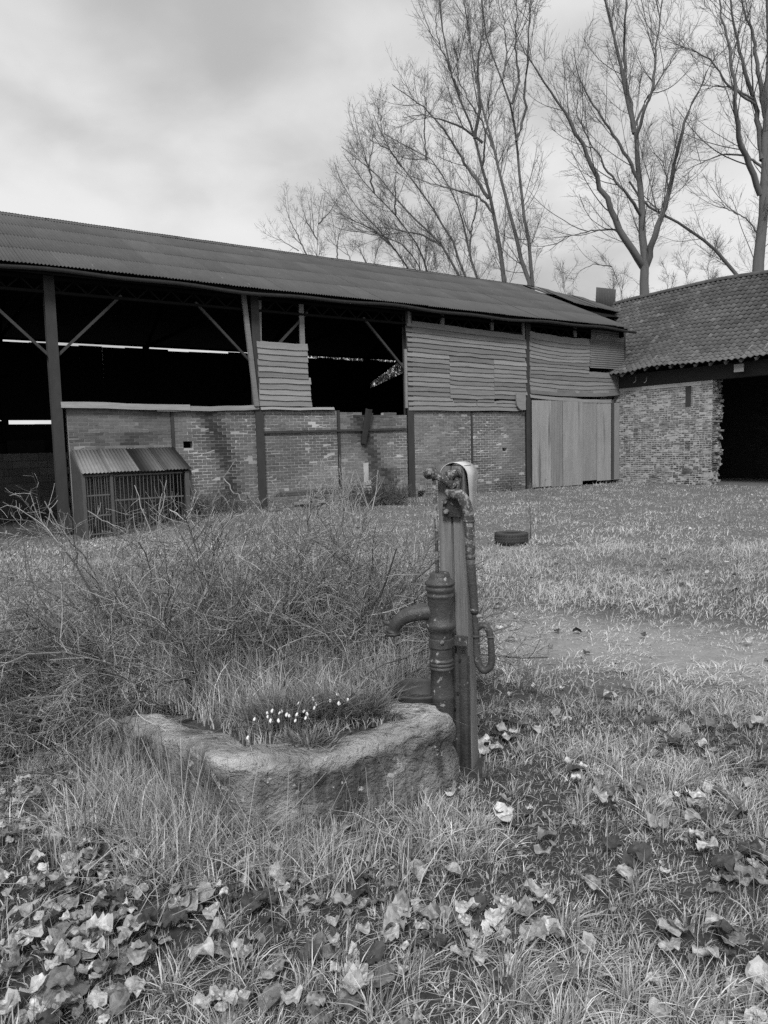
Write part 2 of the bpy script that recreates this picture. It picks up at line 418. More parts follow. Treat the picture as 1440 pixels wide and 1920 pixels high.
# breeze block wall across the open bay
bk = MB(); bk.box((X_L, 5.03, -.3), (-13.6, 5.2, 1.63)); bwl = bk.build('block_wall', mat('block_mortar', .1, rough=1), barn)
blk = {}
for rr in range(9):
    z = -.26 + rr * .21; x = X_L + (rr % 2) * .225
    while x < -13.9:
        key = rr % 4
        if key not in blk:
            mb = MB(); mb.box((.006, 0, .006), (.444, .04, .204), (-.2, 0, .15, -.1)[key], jit=.003); blk[key] = mb.mesh('block', m_block)
        link(blk[(key + int(x * 7)) % 4] if (key + int(x * 7)) % 4 in blk else blk[key], 'block', bwl, (x, 5.0, z)); x += .45
jk = MB(); jk.box((-17.4, 6.6, -.3), (-16.9, 9.4, 2.0)); jk.box((-16.9, 6.6, -.3), (-14.4, 9.4, 1.95)); jk.box((-15.0, 6.2, 1.4), (-14.0, 8.5, 2.02))
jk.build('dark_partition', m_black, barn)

# ---- brick infill panels
BR_H, BR_L, JO = .0775, .226, .014
def stain(x, z):
    """soot and damp stains with shapes of their own on the front wall"""
    s = 0
    for cx0, w, z0, z1, a in ((-10.85, .36, .0, 2.7, .78), (-6.4, .30, 0.0, 2.5, .8), (-5.95, .45, 0.0, .95, .7), (-13.0, .9, 1.72, 2.05, .6), (-12.3, .5, 1.9, 2.7, .4), (-.6, .5, -.3, .5, .35)):
        cxx = cx0 + .25 * math.sin(z * 1.7)
        s = max(s, a * math.exp(-((x - cxx) / (w * (.7 + .7 * float(vnoise(z * 2.5, cx0, 7))))) ** 2) * (1 if z0 < z < z1 else .25) * (.65 + .6 * float(vnoise(x * 5, z * 5, 8))))
    s = max(s, .35 * math.exp(-(z / .35) ** 2))
    return s
def mortar_vis(x): return float(fbm(x * .35, 2.2, 31))
brick_pool = []
def brick_panel(x0, x1, z0, ztop, holes=(), parent=barn, y0=.0, tops=None, idx=0):
    back = MB(); cuts = sorted(holes)
    # backing with holes
    zs = z0; xs_ = [x0] + [v for h in cuts for v in (h[0], h[1])] + [x1]
    for a, b in zip(xs_[:-1], xs_[1:]):
        hh = [h for h in cuts if abs(h[0] - a) < 1e-6 and abs(h[1] - b) < 1e-6]
        if hh:
            h = hh[0]
            if h[2] > z0 + .02: back.box((a, y0 + .0, z0), (b, y0 + .22, h[2]))
            back.box((a, y0 + .0, h[3]), (b, y0 + .22, ztop - .01))
        else: back.box((a, y0 + .0, z0), (b, y0 + .22, ztop - .01))
    back.t = [0.0] * len(back.f)
    wall = back.build('brick_wall', m_mortar, parent)
    rows = int((ztop - z0) / BR_H) + 1
    r = random.Random(100 + idx); out = []
    for k in range(rows):
        zb = ztop - (k + 1) * BR_H
        if zb < z0 - .03: break
        x = x0 - (BR_L / 2 if k % 2 else 0)
        while x < x1 - .03:
            a = max(x, x0 + .004); b = min(x + BR_L - JO, x1 - .004)
            czm = zb + BR_H / 2
            for h in holes:
                if h[2] - .02 < czm < h[3] + .02 and b > h[0] and a < h[1]:
                    if h[0] - a > b - h[1]: b = h[0]
                    else: a = h[1]
            cxm = (a + b) / 2
            if b - a > .03:
                n1 = float(fbm(cxm * .9, czm * 1.1, 3)); n2 = float(fbm(cxm * .35 + 9, czm * .5, 13))
                t = (n1 - .5) * .8 + r.uniform(-.16, .16) + (n2 - .5) * .8 + (float(fbm(cxm * .25, czm * .45, 19)) - .5) * .9
                if vnoise(cxm * .55, czm * .8, 77) > .6 and r.random() < .3: t += .22
                t = (1 + t) * (1 - stain(cxm, czm)) - 1
                out.append((a, zb + JO / 2, b, zb + BR_H - JO / 2, max(t, -.75), r.uniform(-.005, .002), r.uniform(-.0025, .0025)))
            x += BR_L
    if tops:
        for (ta, tb, n) in tops:
            for q in range(n):
                x = ta + (.11 if q % 2 else 0)
                while x < tb - .05:
                    b = min(x + BR_L - JO, tb); zb = ztop + q * BR_H
                    out.append((x, zb + JO / 2, b, zb + BR_H - JO / 2, r.uniform(-.3, .2), r.uniform(-.004, .004), 0)); x += BR_L
            back2 = MB(); back2.box((ta + .02, y0 + .012, ztop - .02), (tb - .02, y0 + .2, ztop + n * BR_H - .01)); back2.build('wall_cap', m_mortar, wall)
    skin = MB()
    for (a, zl_, b, zh_, t, dy, tw) in out:
        cxm, czm = (a + b) / 2, (zl_ + zh_) / 2
        mt = (float(fbm(cxm * .55, czm * .7, 23)) - .5) * 1.5 + (-.45 if cxm < -11.6 else 0) + (-.35 if -7.3 < cxm < -5.4 else 0)
        mt = (1 + max(-.75, min(mt, .5))) * (1 - stain(cxm, czm)) - 1
        skin.add([(a - JO, y0 - .0008, zl_ - JO), (b, y0 - .0008, zl_ - JO), (b, y0 - .0008, zh_), (a - JO, y0 - .0008, zh_)], [(0, 1, 2, 3)], mt)
    skin.build('pointing', m_mortar, wall, kind='stuff')
    for q in out: brick_pool.append((wall, y0, q))
    return wall
def flush_bricks(limit=300):
    # the 300 bricks that show largest (nearest to the viewer, not behind other things) are objects of their own
    def score(it):
        wall, y0, (a, z0, b, z1, t, dy, tw) = it
        if a < -11.8 and z0 < 1.75: return 99 + a      # behind the hutch
        return a + (0 if z0 > .5 else 6)
    pool = sorted(brick_pool, key=score)
    for wall, y0, (a, z0, b, z1, t, dy, tw) in pool[:limit]:
        mb = MB(); mb.box((0, 0, 0), (b - a, .06, z1 - z0), t, jit=.002)
        mb.build('brick', m_brick, wall).location = (a, y0 - .003 + dy, z0 + tw)
    rest = {}
    for wall, y0, (a, z0, b, z1, t, dy, tw) in pool[limit:]:
        mb = rest.setdefault(wall.name, (wall, MB()))[1]
        y = y0 - .003 + dy
        V = np.array([(a, y, z0), (b, y, z0), (b, y, z1), (a, y, z1), (a, y + .03, z0), (b, y + .03, z0), (b, y + .03, z1), (a, y + .03, z1)])
        V[:4] += rng.uniform(-.002, .002, (4, 3)); V[:, 2] += tw
        mb.add(V, [(0, 1, 2, 3), (1, 0, 4, 5), (2, 1, 5, 6), (3, 2, 6, 7), (0, 3, 7, 4)], t)
    for wall, mb in rest.values(): mb.build('brickwork', m_brick, wall, kind='stuff')
SILL = 2.60
h1 = bw(344, 838); h1b = bw(362, 826)
for pq in ((683, 868, 690, 915), (691, 900, 696, 925)):
    a_, b_ = bw(pq[0], pq[3]), bw(pq[2], pq[1]); mb = MB(); mb.box((a_[0], -.012, a_[1]), (b_[0], -.004, b_[1]), .2, jit=.02); mb.build('plaster_remnant', m_mortar, barn)
brick_panel(-14.5 + .1, -12.06, -.35, SILL, idx=1)
brick_panel(-11.98, -9.83, -.35, SILL, holes=[(h1[0], h1b[0], h1[1] - .03, h1b[1])], idx=2)
brick_panel(-9.63, -7.38, -.3, SILL, idx=3)
brick_panel(-7.28, -4.98, -.3, 2.48, idx=4, tops=[(-7.28, -6.55, 1), (-5.78, -5.35, 1)])
h2 = bw(784, 936); h2b = bw(798, 919)
brick_panel(-4.78, -2.50, -.3, SILL, holes=[(h2[0], h2b[0], -.3, h2b[1])], idx=5)
h3 = bw(942, 846); h3b = bw(951, 839)
brick_panel(-2.43, -.12, -.3, SILL, holes=[(h3[0], h3b[0], h3[1], h3b[1])], idx=6)
flush_bricks()
for x in (-12.02, -7.33, -2.465):
    mb = MB(); mb.box((x - .035, -.03, -.35), (x + .035, .06, 2.6)); mb.build('steel_mullion', m_steel, barn)
mb = MB(); z = bw(640, 807)[1]; mb.bar((-9.62, -.035, z - .03), (-5.03, -.035, z + .02), .05, .06); mb.build('steel_rail', m_steel, barn)
# arch bricks over the low vent
for i in range(6):
    mb = MB(); mb.box((0, 0, 0), (.055, .1, .16), .5 + .2 * (i % 3), jit=.004)
    mb.build('arch_brick', m_brick, barn).location = (h2[0] - .05 + i * .066, -.006, h2b[1] + .002)
# splintered dark post and bare mortar patch in the middle bay
a, b = bw(692, 768, -.08), bw(681, 832, -.08)
mb = MB(); mb.bar((a[0], -.07, a[1]), (b[0], -.06, b[1]), .13, .08, -.85, up=(0, 1, 0), jit=.03); mb.bar((a[0] + .1, -.09, a[1] - .1), (b[0] + .05, -.08, b[1] + .1), .05, .05, -.8, up=(0, 1, 0), jit=.02)
mb.build('broken_post', m_wood, barn)

# ---- timber: sill planks, studs, weatherboards
def plank(x0, z0, x1, z1, h, y=-.06, th=.025, tone=0.0, name='weatherboard', lap=.03, sag=0.0, segs=6, ragged=0.0):
    """lapped board: (x0,z0)-(x1,z1) is the lower edge line"""
    mb = MB(); xs = np.linspace(0, 1, segs + 1); V = []
    r = random.Random(int((x0 * 131 + z0 * 977) * 10))
    for i, t in enumerate(xs):
        x = x0 + (x1 - x0) * t; z = z0 + (z1 - z0) * t - sag * 4 * t * (1 - t) + r.uniform(-1, 1) * .013
        hh = h + r.uniform(-1, 1) * .006
        if ragged and i in (0, segs): x += r.uniform(-ragged, ragged)
        V += [(x, y - lap, z), (x, y + .004, z + hh), (x, y + th, z + hh), (x, y + th - lap, z)]
    F = []
    for i in range(segs):
        a_ = i * 4; b_ = a_ + 4
        for k in range(4): F.append((a_ + k, a_ + (k + 1) % 4, b_ + (k + 1) % 4, b_ + k))
    F += [(3, 2, 1, 0), tuple(segs * 4 + k for k in range(4))]
    mb.add(V, [q[::-1] for q in F], tone)
    return mb.build(name, m_wood, barn)
R = random.Random(21)
plank(-14.55, 2.60, -11.6, 2.58, .14, y=-.10, th=.1, tone=.25, name='sill_plank', ragged=.05)
plank(-12.4, 2.55, -9.75, 2.60, .12, y=-.085, th=.1, tone=.05, name='sill_plank', sag=.02)
plank(-9.70, 2.60, -7.5, 2.60, .07, y=-.09, th=.1, tone=.3, name='sill_plank')
def stud(p0, p1, w, name='stud', tone=0.0, y=.0):
    a_, b_ = bw(*p0), bw(*p1)
    mb = MB(); mb.bar((a_[0], y, a_[1]), (b_[0], y, b_[1]), w, .06, tone, up=(0, 1, 0), jit=.006); return mb.build(name, m_wood, barn)
stud((453, 552), (478, 762), .13, 'leaning_plank', -.1, -.12)
stud((486, 553), (487, 648), .09, tone=-.15)
stud((564, 568), (567, 652), .13, tone=-.05)
for px in (829, 922): stud((px, 590), (px, 620), .13, tone=-.1)
stud((764, 585), (765, 612), .1, tone=.1, y=-.05); stud((1077, 612), (1078, 632), .13, tone=-.1)
stud((758, 655), (760, 765), .07, tone=.2, y=-.06); stud((978, 606), (979, 632), .1, tone=-.1, y=-.06)
# small board panel
zt = 4.34; n = 11; hb = (zt - 2.70) / n
for i in range(n):
    z = zt - (i + 1) * hb
    plank(-9.72 + R.uniform(-.02, .02), z, -8.26 + R.uniform(-.015, .015) + (.06 if i > 5 else 0), z - .01, hb + .03, tone=R.uniform(-.2, .3), segs=4, y=-.07)
# main board wall, bay -1..0
zl, zr = 5.21, 5.07; rows = 18; hb = (zl - 2.62) / rows; hr = (zr - 2.62) / rows
xc1, xc2 = bw(840, 700)[0], bw(923, 700)[0]
for i in range(rows):
    z0, z1 = zl - (i + 1) * hb, zr - (i + 1) * hr
    def zz(x): return z0 + (z1 - z0) * (x + 4.95) / 4.9
    tn = lambda: R.uniform(-.28, .22)
    if i < 6:
        plank(-4.97 + R.uniform(-.02, .05), z0, -.12 + R.uniform(-.08, .03), z1, hb + .03, tone=tn(), segs=10, sag=R.uniform(-.01, .02))
    elif i < 15:
        plank(-4.97 + R.uniform(-.02, .03), z0, xc1, zz(xc1) , hb + .03, tone=tn(), segs=4)
        plank(xc1 + .01, zz(xc1) - .05, xc2, zz(xc2) - .05 + R.uniform(-.01, .01), hb + .03, tone=tn(), segs=5, y=-.075 if i > 12 else -.06, sag=R.uniform(-.02, .02))
        plank(xc2 + .012, zz(xc2) - .03, -.1 + R.uniform(-.04, .03), z1 - .03, hb + .03, tone=tn(), segs=4)
    elif i == 15:
        plank(-4.97, z0, xc1 + .12, zz(xc1), hb + .03, tone=tn(), segs=4)
        plank(xc1 + .16, zz(xc1) - .02, -2.3, zz(-2.3) - .02, hb, tone=-.35, segs=3); plank(-2.27, zz(-2.3), xc2, zz(xc2), hb + .01, tone=-.1, segs=3)
        plank(xc2 + .1, zz(xc2) - .03, -.35, z1 - .02, hb * .6, tone=-.1, segs=4)
    else:
        xm = -2.3 if i == 16 else 9
        plank(-4.95, z0, min(xm, -.3), zz(min(xm, -.3)), hb + .03, tone=tn(), segs=8)
        if i == 16: plank(xm + .03, zz(xm), -.4, z1, hb + .02, tone=tn() - .1, segs=5)
# bay 0..1: sagging boards and a patch of horizontal corrugated sheet
zt0, zt1 = bw(990, 616)[1], bw(1100, 628)[1]
rows = 15; zb0 = bw(990, 738)[1]; zb1 = bw(1166, 741)[1]
xp = bw(1104, 650)[0]
for i in range(rows):
    f = (i + 1) / rows
    z0 = zt0 - .18 + (zb0 - zt0 + .18) * f; z1 = zt1 - .3 + (zb1 - zt1 + .3) * f
    xe = xp + R.uniform(-.1, .05) if i < 9 else 4.78 + R.uniform(-.05, .03)
    z1 = z0 + (z1 - z0) * (xe / 4.78)
    plank(.06 + R.uniform(-.02, .02), z0, xe, z1, .225 if i == 0 else .2, tone=R.uniform(-.25, .2) - .08, segs=10, sag=.05 + .05 * math.sin(i * .6), y=-.07 - .02 * (i == rows - 1))
plank(.05, zb0 - .13, 4.2, zb1 - .3, .12, tone=.05, segs=8, sag=.05, y=-.09); plank(.05, zb0 - .2, 2.4, zb1 - .2, .1, tone=-.3, segs=6, sag=.02, y=-.04)
mb = corrugated(1.0, 1.86, .0762, .02); mb.t = [-.55] * len(mb.f)
o = mb.build('corrugated_patch', [m_galv, m_roof_under], barn, True); za = bw(1104, 690)[1]
o.matrix_local = Matrix(((0, 1, 0, xp - .05), (0, 0, -1, -.10), (1, 0, 0, za), (0, 0, 0, 1)))
mb = corrugated(.62, 1.8, .0762, .02); mb.t = [-.35] * len(mb.f)
o = mb.build('corrugated_patch', [m_galv, m_roof_under], barn, True)
o.matrix_local = Matrix(((0, 1, 0, xp + .02), (0, 0, -1, -.085), (1, 0, 0, za + .93), (0, 0, 0, 1)))
# hanging board with a rounded foot
xh0, zh0 = bw(968, 769, -.15); xh1, zh1 = bw(985, 737, -.15)
mb = MB(); w = xh1 - xh0
pts = [(0, zh1), (w, zh1 + .03), (w, zh0)] + [(w - w * (1 - math.cos(a)), zh0 + (.18 - .18 * math.sin(a)) - .0) for a in np.linspace(math.pi / 2, 0, 1)] + [(w * .5, zh0 - .0), (.05, zh0 + .12), (0, zh0 + .3)]
pts = [(0, zh1), (0, zh0 + .28), (.04, zh0 + .13), (w * .35, zh0 + .03), (w * .6, zh0), (w, zh0 + .01), (w, zh1 + .03)]
nP = len(pts); V = [(xh0 + p[0], -.17, p[1]) for p in pts] + [(xh0 + p[0], -.13, p[1]) for p in pts]
mb.add(V, [tuple(range(nP)), tuple(range(nP, 2 * nP))[::-1]] + [((i + 1) % nP, i, i + nP, (i + 1) % nP + nP) for i in range(nP)], .1)
mb.build('hanging_board', m_wood, barn)
# sheet metal doors, upright waves
dl = MB(); dl.box((.1, -.08, .0), (.14, -.02, 2.95)); dl.box((4.66, -.08, 0), (4.7, -.02, 2.95)); dl.box((.1, -.08, 1.4), (4.7, -.03, 1.5)); dl.box((.1, -.08, 2.85), (4.7, -.03, 2.93))
door = dl.build('door', m_steel, barn)
edges = [.06, .98, 1.55, 2.56, 3.35, 4.12, 4.80]
for i in range(6):
    w = edges[i + 1] - edges[i]
    zt_ = 2.98 - .008 * i; zb_ = .04 + (.10 if i > 2 else .0) + R.uniform(-.02, .02)
    mb = corrugated(w + .02, zt_ - zb_, .0762, .034 if i != 1 else .012)
    t = (.08, -.12, .0, -.1, .05, -.18)[i]
    nf = []
    for fi, q in enumerate(mb.f):
        nf.append(t + R.uniform(-.05, .05))
    mb.t = nf
    o = mb.build('door_sheet', [m_galv, m_roof_under], door, False)
    o.matrix_local = Matrix(((1, 0, 0, edges[i]), (0, 0, -1, -.10 - .006 * (i % 2) - (.03 if i < 3 else 0)), (0, 1, 0, zb_), (0, 0, 0, 1)))
mb = corrugated(.17, 2.9, .0762, .024); mb.t = [-.8] * len(mb.f); o = mb.build('door_sheet', [m_galv, m_roof_under], door)
o.matrix_local = Matrix(((1, 0, 0, 4.12), (0, 0, -1, -.118), (0, 1, 0, .15), (0, 0, 0, 1)))
mb = MB(); mb.box((4.83, -.12, -.1), (4.90, .06, 3.0)); mb.build('door_post', m_steel, barn)

# ================================================================== TILED OUTBUILDING
outb = thing('tiled_outbuilding', 'old brick outbuilding with sagging pantile roof and wide dark opening', 'building',
             (oA[0], oA[1], 0), math.atan2(oE[1], oE[0]))
m_brick2 = mat('old_brick', .14, [(5, .3, ONE, 4), (40, .25, ONE, 4)], patches=[(2.6, .50, .64, .34, (1, 1, 1.8)), (1.1, .66, .74, .07, ONE)], rough=.95, coord=outb)
m_mortar2 = mat('lime_mortar', .40, [(1.6, .45, ONE, 4), (14, .3, ONE, 5)], patches=[(1.3, .55, .7, .08, ONE)], rough=1, coord=outb)
m_tile = mat('pantile', .080, [(1.5, .28, ONE, 4), (12, .3, ONE, 4), (60, .2, ONE, 3)], patches=[(9, .66, .76, .2, ONE)], rough=.9, coord=outb)
m_dark_in = mat('inner_dark_brick', .018, [(4, .3, ONE, 4)], rough=1)  # near-black base colour for the inner and hidden faces
WT = 3.52
wall2 = MB(); wall2.box((-3.5, .0, -.3), (3.40, .40, WT)); wall2 = wall2.build('brick_wall', m_mortar2, outb)
b2 = MB(); k = 0; z = -.2
def edge_x(z): return 3.46 + .10 * (float(vnoise(z * 2.2, 1, 4)) - .5) + .07 * (float(vnoise(z * 7, 5, 9)) - .5)
while z < WT - .2:
    x = -.45 - (.11 if k % 2 else 0); xe = edge_x(z)
    while x < xe:
        L_ = .21 if random.random() < .55 else .11
        b_ = min(x + L_ - .022, xe + random.uniform(-.06, .05))
        if b_ - x > .04 and random.random() > .03:
            d = random.uniform(-.010, .0015); hh = random.uniform(.040, .050); ja = random.uniform(-.004, .004)
            n1 = float(fbm(x * .8, z * .8, 21)); t = (n1 - .5) * .9 + random.uniform(-.3, .3)
            if z < .7: t -= .25
            if x < .5 and z > 1.0 + float(vnoise(z, x, 2)): t -= .25
            V = np.array([(x, d, z), (b_, d, z), (b_, d, z + hh), (x, d, z + hh), (x, .03, z), (b_, .03, z), (b_, .03, z + hh), (x, .03, z + hh)]); V[:, 2] += ja
            V[:4] += rng.uniform(-.005, .005, (4, 3))
            if b_ > 3.3: V[4:, 1] = .35
            b2.add(V, [(0, 1, 2, 3), (1, 0, 4, 5), (2, 1, 5, 6), (3, 2, 6, 7), (0, 3, 7, 4)] + ([(5, 4, 7, 6)] if b_ > 3.3 else []), max(t, -.7))
        x += L_
    z += .0715; k += 1
b2.build('brickwork', m_brick2, wall2, kind='stuff')
# crumbling return of the opening
cr = MB()
for i in range(46):
    z = -.15 + i * .08
    for j in range(4):
        x = edge_x(z) - random.uniform(.05, .14); y = .02 + j * .1
        cr.box((x, y, z + random.uniform(-.02, .02)), (x + random.uniform(.04, .13), y + .095, z + random.uniform(.04, .10)), random.uniform(-.3, .9), jit=.03)
cr.build('crumbling_edge', m_brick2, outb)
sa, sb = ow(1287, 716), ow(1294, 762)
mb = MB(); mb.box((sa[0] - .02, -.015, sb[1]), (sb[0] + .03, .05, sa[1]), jit=.004); mb.build('slit_shade_plate', m_steel, outb)  # dark plate set on the wall in place of a shaded slit
mb = MB(); mb.box((.75, -.02, WT - .19), (3.0, .1, WT - .06), .15, jit=.01); mb.build('render_band', m_mortar2, outb)
mb = MB(); mb.box((-.4, -.03, WT - .05), (10.5, .30, WT + .42), jit=.01); mb.build('lintel_beam', mat('dark_timber', .028, [(8, .4, (.1, 1, 2), 4)], rough=.9), outb)
mb = MB(); mb.box((8.6, .02, -.3), (12, .4, WT)); mb.build('brick_pier', m_mortar2, outb)
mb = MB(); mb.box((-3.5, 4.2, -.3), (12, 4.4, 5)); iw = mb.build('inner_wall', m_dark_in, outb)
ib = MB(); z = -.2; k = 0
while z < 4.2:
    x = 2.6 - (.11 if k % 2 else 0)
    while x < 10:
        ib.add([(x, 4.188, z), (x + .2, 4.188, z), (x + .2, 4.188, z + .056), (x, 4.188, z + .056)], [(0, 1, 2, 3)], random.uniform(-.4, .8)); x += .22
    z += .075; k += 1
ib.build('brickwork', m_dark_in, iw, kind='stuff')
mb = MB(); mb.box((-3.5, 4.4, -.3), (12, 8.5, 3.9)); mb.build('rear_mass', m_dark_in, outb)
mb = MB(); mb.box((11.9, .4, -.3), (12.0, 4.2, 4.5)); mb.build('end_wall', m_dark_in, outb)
mb = MB(); mb.box((3.0, .42, -.4), (11.9, 4.19, -.035)); mb.build('earth_floor', mat('shed_earth', .05, [(4, .3, ONE, 4)], rough=1), outb)
# pantile roof
OEY, OEZ, ORY, ORZ = -.52, 3.92, 4.0, 7.42
def roof2(x, s):
    """x along, s 0 at eave .. 1 at ridge -> point"""
    y = OEY + (ORY - OEY) * s
    base = OEZ + (ORZ - OEZ) * s
    flare = -.10 * math.sin(min(s / .9, 1) * math.pi) - .05 * math.exp(-(s / .12) ** 2) * 0
    kick = .10 * math.exp(-(s / .10) ** 2)
    sag = .07 * math.sin(x * .9 + .5) * (1 - s * .4) * .8 + .05 * (float(vnoise(x * .8, s * 4, 6)) - .5) - (.12 * math.exp(-((x - .2) / .9) ** 2) * (1 - s)) + .06 * math.sin(x * .5 + 2) * s
    return np.array([x, y, base + flare + kick + sag])
TW, ROWS2 = .195, 22
def tile_mb(x, k, r, local=False):
    s0, s1 = k / ROWS2, (k + 1.22) / ROWS2
    us = np.linspace(0, 1.08, 8)
    prof = np.array([.027 * math.cos(u * 2 * math.pi - .6) + .012 * (1 - u) for u in us])
    P0, P1 = roof2(x, s0), roof2(x, min(s1, 1.03))
    t = unit(P1 - P0); nrm = unit(np.cross(np.array([1.0, 0, 0]), t))
    lift = .034 + r.uniform(-.006, .010); rot = r.uniform(-.012, .012); slip = r.uniform(-.012, .012)
    lo = [P0 + np.array([1, 0, 0]) * (TW * u) + nrm * (p + lift) + t * (slip + rot * u) for u, p in zip(us, prof)]
    hi = [P1 + np.array([1, 0, 0]) * (TW * u) + nrm * (p + .004) for u, p in zip(us, prof)]
    lo2 = [p - nrm * .016 for p in lo]
    V = np.array(lo + hi + lo2); n_ = len(us)
    F = [(i, i + 1, n_ + i + 1, n_ + i) for i in range(n_ - 1)] + [(2 * n_ + i, 2 * n_ + i + 1, i + 1, i) for i in range(n_ - 1)]
    F += [(n_ - 1, 3 * n_ - 1, 2 * n_ - 1)]
    moss = .45 * math.exp(-(k / 2.2) ** 2)
    tone = r.uniform(-.2, .22) + moss + (.5 if r.random() < .05 else 0) + (float(fbm(x * .5, k * .3, 51)) - .5) * .8
    if local: V = V - P0
    mb = MB(); mb.add(V, F, tone); return mb, P0
def tiles():
    r = random.Random(9); allp = []
    nx = int(14.5 / TW)
    for c in range(nx):
        x = -3.4 + c * TW
        for k in range(ROWS2): allp.append((x, k))
    vis = [p for p in allp if (p[0] > -.1 or p[1] > 7) and p[0] < 6.0 - p[1] * .09 and p[0] > 2.0]
    vis = sorted(vis, key=lambda p: -p[0])[:300]; near = set(vis)
    bed = MB(); xs_ = np.linspace(-3.4, 11, 40); ss = np.linspace(0.01, 1, 12)
    V = [roof2(x, s) - np.array([0, 0, .03]) for x in xs_ for s in ss]
    bed.add(V, [(i * 12 + j, (i + 1) * 12 + j, (i + 1) * 12 + j + 1, i * 12 + j + 1) for i in range(39) for j in range(11)])
    roof = bed.build('roof', m_dark_in, outb)
    rest = MB()
    for p in allp:
        if p in near:
            mb, P0 = tile_mb(p[0], p[1], r, True); mb.build('roof_tile', m_tile, roof, True).location = P0
        else:
            mb, P0 = tile_mb(p[0], p[1], r)
            rest.add(mb.v[0], mb.f, mb.t[0])
    rest.build('roof_tiles', m_tile, roof, True, kind='stuff')
    for i in range(34):
        x = -3.4 + i * .42; a_, b_ = roof2(x, 1), roof2(x + .45, 1)
        pts = []
        for P in (a_, b_):
            for an in np.linspace(-.25, math.pi + .25, 8): pts.append(P + np.array([0, .02 + .14 * math.cos(an), .02 + .11 * math.sin(an)]))
        mb = MB(); mb.add(pts, [(j, j + 1, 9 + j, 8 + j) for j in range(7)], r.uniform(-.2, .2)); mb.build('ridge_tile', m_tile, roof, True)
    bs_ = MB(); V = [(x, ORY + (y_ - ORY), z_) for x in (-3.4, 11) for y_, z_ in ((ORY, ORZ), (8.6, 3.9))]
    bs_.add(V, [(0, 1, 3, 2)]); bs_.build('rear_slope', m_tile, roof)
    for i in range(22):
        x = .2 + i * .48 + r.uniform(-.05, .05); P = roof2(x, .012)
        mb = MB(); mb.bar((x, -.47, P[2] - .10), (x, .3, P[2] + .42), .075, .085, -.2, jit=.01); mb.build('rafter_end', m_wood, outb)
    mb = MB(); xq, zq = ow(1385, 690, -.3); mb.box((xq - .14, -.32, zq - .12), (xq + .16, -.28, zq + .12), .2); mb.build('eave_plate', m_wood, outb)
    for px in (1192, 1212):
        xq, zq = ow(px, 713, -.2)
        mb = MB(); mb.tube([(xq, -.2, zq + .12), (xq + .02, -.22, zq), (xq + .01, -.26, zq - .06), (xq - .04, -.28, zq - .09)], .012, 6, 3.0); mb.build('gutter_bracket', m_steel, outb)
tiles()

# ================================================================== HUTCH against the barn
def to_barn(x, y, z=0.0): return bA + bE * x + bN * y + np.array([0, 0, z])
hx0 = bw(133, 843, -.03)[0]; hx1 = bw(322, 840, -.03)[0]
fx0, fz0 = bw(153, 890, -1.15); fx1, fz1 = bw(355, 881, -1.15)
htz = bw(200, 842, -.03)[1]; hgz = -.30
hw = thing('cage_hutch', 'small barred animal cage with a rusty corrugated lean-to roof against the barn', 'animal cage',
           tuple(to_barn(0, 0, 0)), math.atan2(bE[1], bE[0]))
m_hroof = mat('rusty_sheet', .17, [(3, .3, (1, 1, 1), 4), (20, .2, (3, .4, .4), 4)], rough=.8, coord=barn)
m_bar = mat('cage_bars', .10, [(15, .3, ONE, 3)], rough=.7, spec=.3)
m_hutch = mat('rendered_brick', .065, [(4, .35, ONE, 4), (25, .3, ONE, 4)], rough=.95)
mid = (fz0 + fz1) / 2
